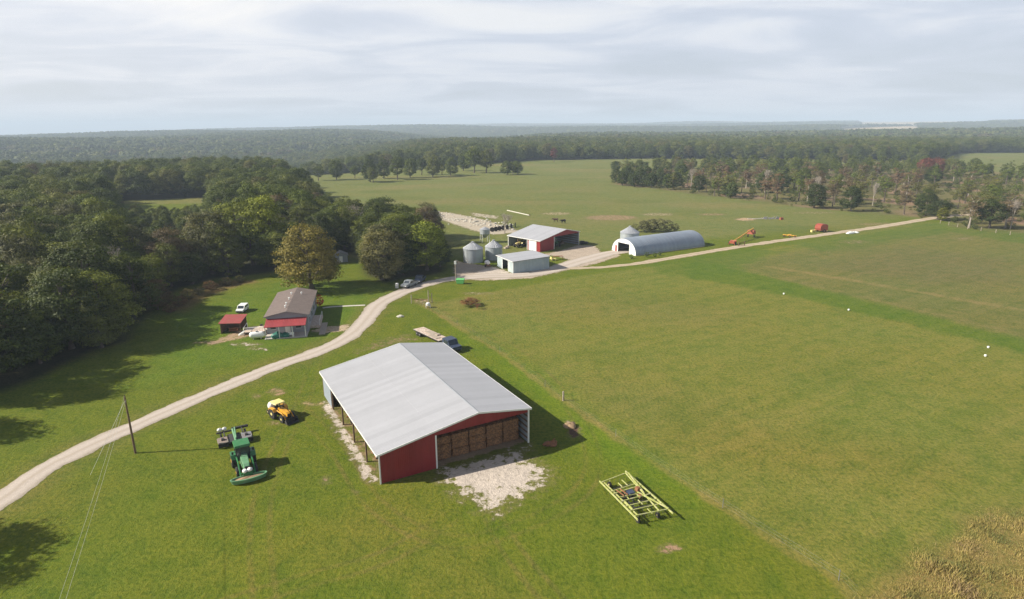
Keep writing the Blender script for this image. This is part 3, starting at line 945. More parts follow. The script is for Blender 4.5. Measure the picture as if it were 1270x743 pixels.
def tractor(name, label, loc, rz, paint, cabin, group=None, dark='dark_metal', rim='yellow', hoodm=None):
    t = thing(name, label, 'tractor', loc, rz, group)
    part('chassis', MB().box(-.28, .28, -.5, 2.7, .55, .95).box(-.75, .75, -.12, .12, .7, .95).box(-.7, .7, 2.3, 2.5, .5, .68), dark, t)
    hd = MB()
    sec = [(.55, .46, 1.0, 1.75), (1.6, .44, 1.0, 1.70), (2.6, .38, .95, 1.55), (2.95, .30, .95, 1.38)]
    for (y0, w0, a0, h0), (y1, w1, a1, h1) in zip(sec[:-1], sec[1:]):
        hd.hexa([(-w0, y0, a0), (w0, y0, a0), (w1, y1, a1), (-w1, y1, a1)], [(-w0 * .75, y0, h0), (w0 * .75, y0, h0), (w1 * .75, y1, h1), (-w1 * .75, y1, h1)])
    hb = part('hood', hd, hoodm or paint, t)
    part('grille', MB().box(-.26, .26, 2.955, 2.985, .98, 1.34), 'black', hb)
    part('headlight', MB().box(-.24, -.08, 2.986, 3.0, 1.2, 1.32), 'glass', hb)
    part('headlight', MB().box(.08, .24, 2.986, 3.0, 1.2, 1.32), 'glass', hb)
    part('exhaust', MB().tube((.3, 1.1, 1.6), (.3, 1.1, 2.7), .05, .045), 'black', t)
    for sx in (-1, 1):
        wheel(t, (sx * .98, 0, .86), .86, .5, rim)
        wheel(t, (sx * .88, 2.4, .6), .60, .36, rim)
        part('fender', MB().prism_yz([(-.85, 1.3), (-.55, 1.72), (.55, 1.78), (.8, 1.3), (.72, 1.3), (.5, 1.68), (-.5, 1.62), (-.76, 1.3)], sx * .98 - .26, sx * .98 + .26), paint, t)
    if cabin == 'cab':
        cb = part('cab', MB().hexa([(-.7, -.75, 1.0), (.7, -.75, 1.0), (.66, .75, 1.0), (-.66, .75, 1.0)], [(-.72, -.7, 2.6), (.72, -.7, 2.6), (.68, .6, 2.6), (-.68, .6, 2.6)]), 'glass', t)
        for sx in (-.72, .72):
            part('pillar', MB().tube((sx * .97, -.75, 1.0), (sx, -.7, 2.62), .05), 'black', cb)
            part('pillar', MB().tube((sx * .93, .76, 1.0), (sx * .95, .62, 2.62), .04), 'black', cb)
        part('roof', MB().box(-.82, .82, -.92, .8, 2.62, 2.86, .06), paint, cb)
        part('mirror', MB().box(-1.15, -.95, .6, .66, 1.9, 2.2).tube((-.7, .62, 2.1), (-1.0, .63, 2.1), .02), 'black', cb)
        part('mirror', MB().box(.95, 1.15, .6, .66, 1.9, 2.2).tube((.7, .62, 2.1), (1.0, .63, 2.1), .02), 'black', cb)
    else:
        for sx in (-.62, .62):
            for yy in (-.7, .6):
                part('post', MB().tube((sx, yy, 1.0), (sx, yy, 2.42), .04), dark, t)
        part('canopy', MB().box(-.85, .85, -.95, .85, 2.42, 2.56, .08), cabin, t)
        part('seat', MB().box(-.28, .28, -.5, 0, 1.2, 1.35).box(-.28, .28, -.56, -.44, 1.35, 1.85), 'black', t)
        part('steering_wheel', MB().lathe([(.2, 0), (.22, .02), (.2, .04)], (0, .35, 1.75), 14), 'black', t)
    return t


cabp, nose = G(299.5, 551.5, 2.75), G(307.5, 582.5, 1.5)
rzT = heading(cabp, nose)
gt = tractor('tractor', 'green cab tractor parked on the grass with a wide bucket in front', tuple(cabp), rzT, 'green_paint', 'cab', hoodm='green_light')
gt.scale = (1.12, 1.12, 1.08)
for sx in (-.72, .72):
    part('loader_arm', MB().path([(sx, .7, 1.55), (sx, 2.2, 1.5), (sx, 3.35, .6)], .08), 'green_paint', gt)
ck = MB().tube((-.72, 3.2, .75), (.72, 3.2, .75), .08)
part('cross_tube', ck, 'green_paint', gt)
wt = MB().blob((-.24, 3.2, 1.02), (.30, .26, .22), 5, .12).blob((.26, 3.25, 1.02), (.30, .26, .22), 9, .12)
part('white_tank', wt, 'tank_white', gt, 'pair of white rounded tanks in front of the hood', True)
tro = MB()
NE = 28
ell = lambda a, b, y0, z: [(a * math.cos(2 * math.pi * i / NE), y0 + b * math.sin(2 * math.pi * i / NE) * (1.25 if math.sin(2 * math.pi * i / NE) > 0 else .7), z) for i in range(NE)]
rings = [ell(1.66, .42, 3.75, .10), ell(1.84, .56, 3.75, .58), ell(1.84, .56, 3.75, .62), ell(1.70, .44, 3.75, .62), ell(1.60, .36, 3.75, .16)]
tro.add(sum(rings, []), [(k * NE + i, k * NE + (i + 1) % NE, (k + 1) * NE + (i + 1) % NE, (k + 1) * NE + i) for k in range(4) for i in range(NE)] + [tuple(range(NE))])
tb_ = part('front_trough', tro, 'green_light', gt, 'wide boat-shaped faded green trough carried in front')
part('soil', MB().blob((0, 3.80, .36), (1.55, .38, .20), 4, .14, 24, 8), 'dirt', tb_)
part('trough_mount', MB().box(-.5, .5, 3.2, 3.5, .3, .85, .05), 'green_paint', tb_)
for sx in (-1.35, 1.35):
    wheel(gt, (sx, 3.72, .2), .2, .16)

# rotary mower standing behind the tractor
m0 = G(290.5, 541, .6)
mw = thing('batwing_mower', 'wide pull-behind mower with folded faded decks behind the green tractor', 'mower', tuple(m0 + 0.5 * np.array([-math.sin(rzT), math.cos(rzT)])), rzT)
mw.scale = (1, 1.3, 1)
part('tongue', MB().tube((0, 2.4, .6), (0, -1.6, .95), .13, .13).tube((-.1, .6, .9), (-.3, -1.8, 1.0), .1), 'green_light', mw)
part('centre_deck', MB().prism_xy([(-.75, -1.2), (.75, -1.2), (.85, .7), (-.85, .7)], .35, .55), 'dark_metal', mw)
for sx, mm in ((1, 'dusty_pink'), (-1, 'grey_metal')):
    wd = part('wing_deck', MB().prism_xy([(sx * x, y) for x, y in [(.86, .8), (1.95, .72), (2.1, .3), (2.1, -.5), (.86, -.7)]][::sx], .5, .72), mm, mw, 'faded pinkish wing deck' if sx > 0 else 'dark grey wing deck')
    part('skirt', MB().box(min(sx * .88, sx * 2.1), max(sx * .88, sx * 2.1), .8, .9, .15, .70), 'black', wd)
    part('gearbox', MB().box(sx * 1.45 - .2, sx * 1.45 + .2, -.1, .3, .72, .98, .05), 'dark_metal', wd)
    wheel(mw, (sx * 1.5, -1.5, .34), .34, .22)
part('rear_bar', MB().box(-2.0, .1, -2.05, -1.75, .7, .95), 'black', mw)
part('rear_frame', MB().box(.1, 2.0, -1.75, -1.6, .65, .85).box(-1.2, -1.05, -2, -.6, .7, .85).box(1.05, 1.2, -2, -.6, .7, .85), 'dark_metal', mw)
for q in (.95, 1.55):
    part('tank', MB().blob((q, -1.95, 1.03), (.30, .20, .24), 2, .08), 'tank_white', mw, None, True)

yp, yn = G(344, 497.5, 2.4), G(356.5, 515, .9)
rzY = heading(yp, yn)
yt = tractor('loader_tractor', 'small yellow loader tractor with cream canopy left of the big barn', tuple(yp), rzY, 'yellow', 'cream', rim='cream')
yt.scale = (.92, .92, .92)
for sx in (-.68, .68):
    part('loader_arm', MB().path([(sx, .6, 1.5), (sx, 2.3, 1.35), (sx, 3.2, .55)], .09), 'yellow', yt)
loader_bucket(yt, 1.9, 3.3, .1, 'dark_metal')
tk_ = part('spray_tank', MB().blob((-.15, -1.75, 1.35), (.85, .75, .78), 3, .03, 18, 12), 'tank_white', yt, 'round white liquid tank on the back', True)
part('tank_cradle', MB().box(-.8, .5, -2.3, -.9, .6, .75).tube((-.7, -1.7, .3), (-.7, -1.7, .7), .06).tube((.4, -1.7, .3), (.4, -1.7, .7), .06), 'dark_metal', yt)
wheel(yt, (-.85, -2.2, .35), .35, .2, 'cream')
wheel(yt, (.55, -2.2, .35), .35, .2, 'cream')

# tool frame on the lawn at right
z_ = 0.95
c1, c2, c3, c4 = G(745.5, 598, z_), G(778, 585.7, z_), G(829, 631, z_), G(786.5, 639.5, z_)
cc = (c1 + c2 + c3 + c4) / 4
rzF = heading((c1 + c2) / 2, (c3 + c4) / 2)
fr = thing('field_cultivator', 'yellow-green folding tool frame standing on the grass right of the barn', 'cultivator', tuple(cc), rzF)
ca, sa = math.cos(-rzF), math.sin(-rzF)


def lf(p, z=z_):
    d = p - cc
    return (d[0] * ca - d[1] * sa, d[0] * sa + d[1] * ca, z)


def along(a, b, t):
    return a + (b - a) * t


def bar(a, b, w=.1, h=.12, z=z_):
    A, B = np.array(lf(a, z)), np.array(lf(b, z))
    d = (B - A)[:2]
    d /= np.hypot(*d)
    n = np.array([-d[1], d[0]]) * w / 2
    return MB().hexa([(A[0] - n[0], A[1] - n[1], z - h), (A[0] + n[0], A[1] + n[1], z - h), (B[0] + n[0], B[1] + n[1], z - h), (B[0] - n[0], B[1] - n[1], z - h)],
                     [(A[0] - n[0], A[1] - n[1], z), (A[0] + n[0], A[1] + n[1], z), (B[0] + n[0], B[1] + n[1], z), (B[0] - n[0], B[1] - n[1], z)])


ext = 0.12
for (a, b) in ((c1, c4), (c2, c3)):
    part('side_beam', bar(a - (b - a) * .05, b + (b - a) * .10, .12, .14), 'lime', fr)
part('inner_beam', bar(along(c1, c2, .10), along(c4, c3, .12), .10, .12, z_ - .06), 'lime', fr)
part('inner_beam', bar(along(c1, c2, .93), along(c4, c3, .72), .11, .12, z_ + .06), 'lime', fr)
part('brace', bar(along(c2, c3, .03), along(along(c1, c4, .56), along(c2, c3, .56), .82), .12, .12, z_ + .10), 'lime', fr)
part('brace', bar(along(along(c1, c4, .5), along(c2, c3, .5), .68), c3, .12, .12, z_ + .10), 'lime', fr)
for t_, e in ((0, 0), (.30, 0), (.37, 0), (.60, 0), (.74, 0), (.86, 0), (1.0, 0)):
    part('cross_bar', bar(along(c1, c4, t_), along(c2, c3, t_), .09, .1, z_ + .02 + t_ * .01), 'lime', fr)
for t_, s_ in ((.15, .45), (.48, .3), (.5, .62), (.9, .5), (.66, .5)):
    a = along(along(c1, c4, t_), along(c2, c3, t_), s_)
    part('spacer_bar', bar(a, a + (c4 - c1) * .13, .07, .09, z_ - .01), 'lime', fr)
hy = MB()
for s_ in (.18, .30):
    A = along(along(c1, c4, .33), along(c2, c3, .33), s_)
    B = along(along(c1, c4, .52), along(c2, c3, .52), s_ + .04)
    hy.tube(lf(A, z_ + .1), lf(B, z_ + .12), .07)
part('hydraulic_cylinder', hy, 'rust', fr)
for t_, s_, dt_, ds_, mm in ((.32, .10, .20, .02, 'dark_metal'), (.34, .48, .3, -.1, 'dark_metal'), (.62, .12, .22, .0, 'lime'), (.62, .24, .22, .0, 'dark_metal'), (.12, .62, .16, .0, 'lime'), (.38, .20, .02, .5, 'dark_metal'), (.50, .08, .03, .62, 'lime'), (.67, .20, .02, .45, 'dark_metal'), (.80, .15, .02, .7, 'dark_metal'), (.24, .2, .02, .6, 'dark_metal')):
    A = along(along(c1, c4, t_), along(c2, c3, t_), s_)
    B = along(along(c1, c4, t_ + dt_), along(c2, c3, t_ + dt_), s_ + ds_)
    part('spacer_bar' if mm == 'lime' else 'hose_run', bar(A, B, .075, .09, z_ + (.05 if mm == 'lime' else -.12)), mm, fr)
part('gear_housing', MB().box(-1.4, -.9, -.9, -.3, .7, 1.15, .08).box(-.9, -.5, .3, .8, .65, 1.0, .06), 'rust', fr)
part('hitch_box', MB().box(-.35, .35, -.6, .1, .82, 1.12), 'blue_dark', fr)
part('drawbar', MB().path([lf(along(c1, c4, .48), .8), tuple(np.array(lf(along(c1, c4, .48), .45)) + np.array([-(1.9), 0, 0]))], .08), 'dark_metal', fr)
for t_, s_ in ((1.0, .12), (.98, .72), (.02, .3), (.40, .38), (.40, .60), (.42, .98)):
    a = lf(along(along(c1, c4, t_), along(c2, c3, t_), s_), 0)
    wheel(fr, (a[0], a[1], .34), .34, .22, 'cream')
    part('wheel_leg', MB().tube((a[0], a[1], .34), (a[0], a[1], .86), .05), 'lime', fr)
for t_ in (.06, .22, .45, .68, .8, .95):
    tn = MB()
    for s_ in np.arange(.08, .95, .14):
        a = lf(along(along(c1, c4, t_), along(c2, c3, t_), s_), 0)
        tn.path([(a[0], a[1], .86), (a[0], a[1] - .16, .5), (a[0], a[1] + .02, .12)], .022, 5)
    part('shank_row', tn, 'dark_metal', fr)


# ------------------------------------------------------------------ utility pole, wires, fence
pb = G(168, 562)
up = thing('utility_pole', 'slim dark wooden power pole beside the gravel road at lower left', 'utility pole', (pb[0], pb[1], 0))
PH = 7.9
part('mast', MB().tube((0, 0, 0), (-.05, 0, PH), .15, .10, 10), 'timber', up)
part('insulator', MB().tube((-.05, 0, PH), (-.05, 0, PH + .22), .05, .03).tube((-.25, 0, PH - .5), (.15, 0, PH - .5), .035), 'dark_metal', up)
CABLE = mat('bright_cable', (0.48, 0.47, 0.44), 0.5, 0.2)
farp = G(76, 743, 7.0)
dirw = farp - pb
far_end = pb + dirw * 1.45


def catenary(a, b, sag, n=14):
    return [tuple(np.array(a) * (1 - t) + np.array(b) * t - np.array([0, 0, sag * 4 * t * (1 - t)])) for t in np.linspace(0, 1, n)]


WM = mat('weathered_wire', (0.16, 0.16, 0.15), 0.5, 0.4)
for dx in (0.0, 0.55):
    solo('power_line', MB().path(catenary((pb[0] - .05 + dx * .2, pb[1], PH - dx * .8), (far_end[0] + dx, far_end[1], 7.6), .5), .010, 5), CABLE, 'thin overhead wire from the pole top down the left lawn, %s of two' % ('upper' if dx == 0 else 'lower'), 'power line', (0, 0, 0), 0, 'overhead wires')
gl = G(112, 589)
solo('guy_wire', MB().path([(pb[0] - .05, pb[1], PH - .5), (gl[0], gl[1], 0)], .017, 5), CABLE, 'straight guy wire from the power pole down to the grass', 'guy wire', (0, 0, 0))
fe = thing('utility_pole', 'second power pole at the end of the overhead wires, below the photo edge', 'utility pole', (far_end[0], far_end[1], 0))
part('mast', MB().tube((0, 0, 0), (0, 0, 7.8), .15, .10, 10), 'timber', fe)

fpts = smooth_line(FENCE, 5.5)
fn = thing('wire_fence', 'low wire fence with thin steel posts along the edge of the hay field', 'fence', (0, 0, 0))
for q, p in enumerate(fpts):
    if q % 3 == 0:
        part('post', MB().box(p[0] - .025, p[0] + .025, p[1] - .025, p[1] + .025, 0, 1.15), 'grey_metal', fn)
for z in (.35, .7, 1.05):
    part('wire', MB().path([(p[0], p[1], z) for p in fpts], .006, 4), WM, fn)
f2 = smooth_line(GP([(1166, 277), (1200, 284), (1235, 289), (1290, 297)]), 4.5)
fn2 = thing('wire_fence', 'weathered post and wire fence in front of the tree belt at the far right', 'fence', (0, 0, 0))
for p in f2:
    part('post', MB().box(p[0] - .08, p[0] + .08, p[1] - .08, p[1] + .08, 0, 1.4), 'grey_timber', fn2)
for z in (.5, .9, 1.3):
    part('wire', MB().path([(p[0], p[1], z) for p in f2], .008, 4), WM, fn2)
wp = G(698.5, 497)
solo('fence_post', MB().lathe([(.14, 0), (.13, 1.5), (.07, 1.56)], (0, 0, 0), 10), 'grey_timber', 'pale wooden post standing alone in the fence line right of the barn', 'post', (wp[0], wp[1]))

# ------------------------------------------------------------------ farmhouse
HX, HY, HA = -49.45, 118.76, 0.212
HW, HL, HZ, HT = 8.29, 19.52, 3.75, 4.7
hs = thing('farmhouse', 'long grey farmhouse with brown roof and red porch roof at its near end', 'house', (HX, HY, 0), HA)
part('wall', MB().prism_xz([(0.15, 0), (HW - .15, 0), (HW - .15, HZ - .1), (HW / 2, HT - .12), (.15, HZ - .1)], .15, HL - .15), 'house_wall', hs)
rf = part('roof', MB().slab([(-.25, -.25, HZ), (HW / 2, -.25, HT), (HW / 2, HL + .25, HT), (-.25, HL + .25, HZ)], .12).slab([(HW / 2, -.25, HT), (HW + .25, -.25, HZ), (HW + .25, HL + .25, HZ), (HW / 2, HL + .25, HT)], .12), 'shingle', hs)
for (vx, vy) in ((3.6, 3.2), (3.5, 5.6), (3.6, 9.5), (3.55, 14.0), (5.6, 14.5)):
    zz = HT - abs(vx - HW / 2) * (HT - HZ) / (HW / 2)
    part('roof_vent', MB().lathe([(.12, zz - .05), (.12, zz + .35), (.2, zz + .36), (.2, zz + .48)], (vx, vy, 0), 10), 'white_paint', rf)
part('fascia', MB().prism_xz([(-.28, HZ - .16), (HW / 2, HT - .16), (HW + .28, HZ - .16), (HW + .28, HZ + .01), (HW / 2, HT + .012), (-.28, HZ + .01)], -.3, -.253), 'grey_metal', hs)
pr = part('porch_roof', MB().slab([(.2, .12, 3.15), (.2, -3.3, 2.45), (HW - .3, -3.3, 2.45), (HW - .3, .12, 3.15)], -.09), 'porch_red', hs)
for x in (.35, 2.9, 5.4, HW - .45):
    part('porch_post', MB().box(x - .07, x + .07, -3.2, -3.06, 0, 2.44), 'white', hs)
part('porch_floor', MB().box(.1, HW - .2, -3.3, .14, .01, .14), 'concrete', hs)
part('door', MB().box(3.6, 4.6, .115, .147, .15, 2.2), 'white', hs)
for x in (1.3, 6.2):
    w_ = part('window', MB().box(x - .5, x + .5, .118, .147, 1.0, 2.2), 'glass', hs)
    part('frame', MB().box(x - .58, x + .58, .10, .1475, .92, 1.0).box(x - .58, x + .58, .10, .1475, 2.2, 2.28), 'white', w_)
for y in (3.5, 8.0, 12.5, 16.5):
    w_ = part('window', MB().box(HW - .147, HW - .118, y - .6, y + .6, 1.1, 2.3), 'glass', hs)
    part('frame', MB().box(HW - .1475, HW - .10, y - .7, y + .7, 1.02, 1.1).box(HW - .1475, HW - .10, y - .7, y + .7, 2.3, 2.38), 'white', w_)
part('side_porch_floor', MB().box(HW - .14, HW + 1.9, 2.4, 10, .01, .55), 'deck_wood', hs)
part('ramp', MB().box(HW + 1.95, HW + 3.2, -2.5, 5.6, .012, .08), 'grey_timber', hs)
part('railing', MB().path([(HW + 1.8, 2.5, .55), (HW + 1.8, 2.5, 1.45), (HW + 1.8, 9.8, 1.45), (HW + 1.8, 9.8, .55)], .05, 4), 'white', hs)
hu, hv = np.array([math.cos(HA), math.sin(HA)]), np.array([-math.sin(HA), math.cos(HA)])


def hw_(x, y, z=0.0):
    return (HX + hu[0] * x + hv[0] * y, HY + hu[1] * x + hv[1] * y, z)


dk = thing('wooden_deck', 'raised bare wooden deck with white rails on the left of the farmhouse', 'deck', hw_(-.2, 1.2), HA)
bd = MB()
for q in range(22):
    bd.box(-4.1, -.02, -1.2 + q * .17, -1.2 + q * .17 + .16, .75, .80)
part('floor', bd, 'deck_wood', dk)
part('rail', MB().path([(-4.05, -1.15, .8), (-4.05, -1.15, 1.7), (-4.05, 2.5, 1.7), (-4.05, 2.5, .8)], .06, 4).path([(-4.05, -1.15, 1.7), (-.1, -1.15, 1.7)], .05, 4).path([(-4.05, -1.15, 1.3), (-.1, -1.15, 1.3)], .04, 4), 'white', dk)
for x in (-4.0, -2.0, -.2):
    for y in (-1.1, 2.4):
        part('post', MB().box(x - .06, x + .06, y - .06, y + .06, 0, .75), 'grey_timber', dk)
st = MB()
for q in range(4):
    st.box(-4.2 - .3 * (q + 1), -4.2 - .3 * q, -.4, 1.2, 0, .75 - .18 * (q + 1) + .02)
part('steps', st, 'white', dk)
solo('tarpaulin_pile', MB().blob((0, 0, .3), (1.3, .8, .75), 5, .2).blob((1.6, .1, .25), (.8, .6, .55), 8, .2), 'teal', 'dark green tarpaulin covered heap under the red porch roof', 'covered heap', hw_(2.4, -2.5, .14), HA, smooth=True)
solo('white_bench', MB().box(-.6, .6, -.2, .2, .4, .46).box(-.55, -.48, -.18, .18, 0, .4).box(.48, .55, -.18, .18, 0, .4).box(-.6, .6, .17, .22, .46, .85), 'white_paint', 'small white bench under the red porch roof', 'bench', hw_(5.0, -2.7, .14), HA)
for q, (x, y) in enumerate(((-.9, 2.9), (-1.7, 4.6))):
    solo('barrel', MB().lathe([(.28, 0), (.33, .3), (.33, .6), (.28, .9)], (0, 0, 0), 12), 'black', 'black barrel beside the farmhouse wall, %s' % ('nearer the deck' if q == 0 else 'further along the wall'), 'barrel', hw_(x, y), 0, 'black barrels by the house')
p0, p1 = G(309.5, 421), G(329, 419)
pt = thing('propane_tank', 'white horizontal propane tank on the grass left of the porch', 'propane tank', tuple((p0 + p1) / 2), heading(p0, p1))
ln = float(np.hypot(*(p1 - p0)))
part('vessel', MB().lathe([(.05, -ln / 2), (.35, -ln / 2 + .08), (.55, -ln / 2 + .3), (.6, -ln / 2 + .55), (.6, ln / 2 - .55), (.55, ln / 2 - .3), (.35, ln / 2 - .08), (.05, ln / 2)], (0, 0, .85), 18, 'y'), 'white_paint', pt, None, True)
part('dome', MB().lathe([(.22, 1.4), (.22, 1.6), (.1, 1.66)], (0, 0, 0), 12), 'grey_metal', pt)
for q in (-.7, .7):
    part('foot', MB().box(-.35, .35, q - .1, q + .1, 0, .4), 'concrete', pt)

s0 = np.array(G(291, 411))
sh = thing('open_shelter', 'small open shelter with rusty red roof left of the farmhouse', 'shelter', tuple(s0), HA - .15)
part('roof', MB().slab([(-2.4, -1.7, 2.25), (2.0, -1.7, 2.25), (2.0, 2.6, 2.9), (-2.4, 2.6, 2.9)], .08), 'rusty_red', sh)
for x in (-2.1, 1.7):
    for y in (-1.4, 2.3):
        part('post', MB().box(x - .07, x + .07, y - .07, y + .07, 0, 2.2 + (y + 1.4) * .14), 'timber', sh)
part('side_wall', MB().box(-2.2, -2.12, -1.3, 2.2, 0, 2.1), 'timber', sh)
part('back_wall', MB().box(-2.1, 1.6, 2.36, 2.44, 0, 2.6), 'timber', sh)
solo('log_pile', MB().tube((-.9, -.3, .2), (.9, -.3, .2), .2).tube((-.9, .12, .2), (.9, .12, .2), .2).tube((-.9, -.1, .55), (.9, -.1, .55), .2), 'rust', 'pile of logs inside the small red-roofed shelter', 'log pile', (s0[0] - .2, s0[1] + .3), HA)


def car(name, label, loc, rz, m, kind, cat, group=None):
    t = thing(name, label, cat, loc, rz, group)
    if kind == 'van':
        b = [(-2.2, .35), (2.25, .35), (2.3, .85), (1.3, 1.05), (.55, 1.72), (-1.9, 1.78), (-2.25, 1.0)]
    else:
        b = [(-2.6, .45), (2.6, .45), (2.65, 1.0), (1.35, 1.15), (.75, 1.8), (-.45, 1.82), (-.6, 1.12), (-2.6, 1.1)]
    bd_ = part('body', MB().prism_yz(b, -.92, .92), m, t)
    y0, y1 = (1.27, .58) if kind == 'van' else (1.33, .79)
    z0, z1 = (1.09, 1.68) if kind == 'van' else (1.2, 1.76)
    part('windshield', MB().slab([(-.8, y0 + .02, z0), (.8, y0 + .02, z0), (.74, y1 + .02, z1), (-.74, y1 + .02, z1)], -.02), 'glass', t)
    for sx in (-1, 1):
        a, b_ = sx * .921, sx * .932
        part('side_window', MB().box(min(a, b_), max(a, b_), -1.7 if kind == 'van' else -.4, .65, 1.12, 1.6), 'glass', t)
        part('headlight', MB().box(sx * .65 - .16, sx * .65 + .16, 2.3 if kind == 'van' else 2.645, 2.33 if kind == 'van' else 2.67, .68, .84), 'white', t)
        for yy in (-1.4, 1.45):
            wheel(t, (sx * .84, yy, .36), .36, .24)
    part('bumper', MB().box(-.9, .9, 2.28 if kind == 'van' else 2.63, 2.38 if kind == 'van' else 2.73, .4, .58), 'dark_metal', t)
    if kind != 'van':
        part('bed_liner', MB().box(-.78, .78, -2.5, -.7, 1.105, 1.13), 'black', t)
    return t


sv = G(301, 386)
car('parked_van', 'white van parked on the grass left of the farmhouse', tuple(sv), heading(G(304, 380), G(292, 389)), 'white_paint', 'van', 'van').scale = (.86, .86, .86)
tA, tB = G(508, 355.5), G(521, 349.5)
M['grey_paint'] = mat('grey_vehicle_paint', (0.22, 0.24, 0.26), 0.35, 0.1, 0.05)
car('pickup_truck', 'grey pickup truck in the tree shade beside the gravel road, nearer one', tuple(tA), heading(G(521, 351), G(505, 357)), 'grey_paint', 'pickup', 'pickup', 'pickups parked in the shade')
car('pickup_truck', 'dark pickup truck in the tree shade beside the gravel road, farther one', tuple(tB), heading(G(521, 351), G(505, 357)) + .3, 'blue_dark', 'pickup', 'pickup', 'pickups parked in the shade')
solo('water_barrel', MB().lathe([(.42, 0), (.45, .5), (.42, 1.15), (.2, 1.25)], (0, 0, 0), 14), 'tank_white', 'pale barrel in the tree shade left of the parked pickups', 'barrel', tuple(G(492.5, 357)), 0, smooth=True)

dp = G(571, 352)
db = thing('garbage_bin', 'bright green waste container beside the road junction', 'dumpster', tuple(dp), -.15)
part('body', MB().hexa([(-.9, -.55, .15), (.9, -.55, .15), (.9, .55, .15), (-.9, .55, .15)], [(-1.05, -.7, 1.2), (1.05, -.7, 1.2), (1.05, .7, 1.2), (-1.05, .7, 1.2)]), 'bright_green', db)
part('lid', MB().slab([(-1.08, -.74, 1.22), (1.08, -.74, 1.22), (1.08, .74, 1.4), (-1.08, .74, 1.4)], .05), 'bright_green', db)
for sx in (-.75, .75):
    part('caster', MB().lathe([(.05, -.04), (.09, -.02), (.09, .02), (.05, .04)], (sx, -.4, .09), 10, 'x').lathe([(.05, -.04), (.09, -.02), (.09, .02), (.05, .04)], (sx, .4, .09), 10, 'x'), 'black', db)
lpz = G(565.3, 349)
lz = H_at(565.3, 323, lpz)
lp = thing('light_pole', 'tall thin yard light pole with pale box at the road junction', 'light pole', tuple(lpz))
part('mast', MB().tube((0, 0, 0), (0, 0, lz), .11, .08, 8), 'grey_timber', lp)
part('meter_box', MB().box(-.3, .3, -.35, -.09, lz - 1.0, lz - .2), 'white_paint', lp)
part('lamp_arm', MB().path([(0, 0, lz - .1), (.5, -.2, lz + .1), (.9, -.3, lz)], .03), 'grey_metal', lp)

# ------------------------------------------------------------------ red machine shed in the yard
RA, RX0, RY0 = 0.756, 9.43, 203.09
rW, rL, rzl, rzr, rzt, rfx = 19.6, 15.5, 3.76, 4.66, 6.2, 12.6
ru, rv = np.array([math.cos(RA), math.sin(RA)]), np.array([-math.sin(RA), math.cos(RA)])


def rw_(x, y, z=0.0):
    return (RX0 + ru[0] * x + rv[0] * y, RY0 + ru[1] * x + rv[1] * y, z)


rS = float((G(686, 309) - np.array([RX0, RY0])) @ ru)
rS = min(max(rS, 6.0), 8.0)
rzx = lambda x: rzl + (rzt - rzl) * x / rfx if x < rfx else rzt + (rzr - rzt) * (x - rfx) / (rW - rfx)
rb = thing('machine_shed', 'red machine shed with pale gable roof and open bays in the farmyard', 'shed', (RX0, RY0, 0), RA)
part('roof_slope', MB().slab([(-.3, -.3, rzx(-.3) + .08), (rfx, -.3, rzt + .08), (rfx, rL + .3, rzt + .08), (-.3, rL + .3, rzx(-.3) + .08)], .06), 'roof_metal', rb)
part('roof_slope', MB().slab([(rfx, -.3, rzt + .08), (rW + .3, -.3, rzx(rW + .3) + .08), (rW + .3, rL + .3, rzx(rW + .3) + .08), (rfx, rL + .3, rzt + .08)], .06), 'roof_metal', rb)
part('gable_wall', MB().prism_xz([(0, 0), (rS, 0), (rS, rzx(rS)), (0, rzl)], 0, .06).prism_xz([(rS, 4.25), (rW, 4.25), (rW, rzr), (rfx, rzt), (rS, rzx(rS))], .003, .063), 'red', rb)
part('rake_trim', MB().prism_xz([(-.3, rzx(-.3) - .1), (rfx, rzt - .1), (rfx, rzt + .1), (-.3, rzx(-.3) + .1)], -.36, -.303).prism_xz([(rfx, rzt - .1), (rW + .3, rzx(rW + .3) - .1), (rW + .3, rzx(rW + .3) + .1), (rfx, rzt + .1)], -.36, -.303), 'white', rb)
part('eave_trim', MB().box(-.36, -.303, -.3, rL + .3, rzx(-.3) - .14, rzx(-.3) + .06), 'white', rb)
part('back_wall', MB().prism_xz([(0, 0), (rW, 0), (rW, rzr), (rfx, rzt), (0, rzl)], rL - .06, rL), 'grey_wall_x', rb)
part('side_wall', MB().box(rW - .06, rW, .07, rL - .07, 0, rzr - .02), 'grey_wall', rb)
part('inner_wall', MB().box(rS - .03, rS + .03, .07, rL - .07, 0, rzx(rS) - .05), 'grey_wall', rb)
part('red_panel', MB().box(0, .06, .07, 1.7, 0, rzl - .02), 'red_y', rb)
dr = part('sliding_door', MB().box(-.06, -.004, 1.72, 5.3, .05, 3.3), 'white_wall', rb)
part('handle', MB().box(-.1, -.061, 2.0, 2.08, 1.1, 1.5), 'dark_metal', dr)
part('red_panel', MB().box(0, .06, 5.32, 6.0, 0, rzl - .02), 'red_y', rb)
for y in (6.05, rL - .05):
    part('post', MB().box(-.05, .14, y - .1, y + .1, 0, rzl), 'white', rb)
part('post', MB().box(.0, .16, 10.6, 10.78, 0, rzl), 'timber', rb)
part('corner_trim', MB().box(rW - .1, rW + .1, -.05, -.004, 0, rzr), 'white', rb)
part('door_trim', MB().box(rS - .1, rS + .1, -.05, -.004, 0, 4.3), 'white', rb)
for z in np.arange(.5, 4.5, .8):
    part('girt', MB().box(rW - .15, rW - .063, .1, rL - .1, z, z + .18), 'timber', rb)
tractor('tractor', 'dim green tractor standing inside the open bay of the red machine shed', rw_(11.5, 4.5), RA + math.pi - .3, 'green_paint', 'cab')
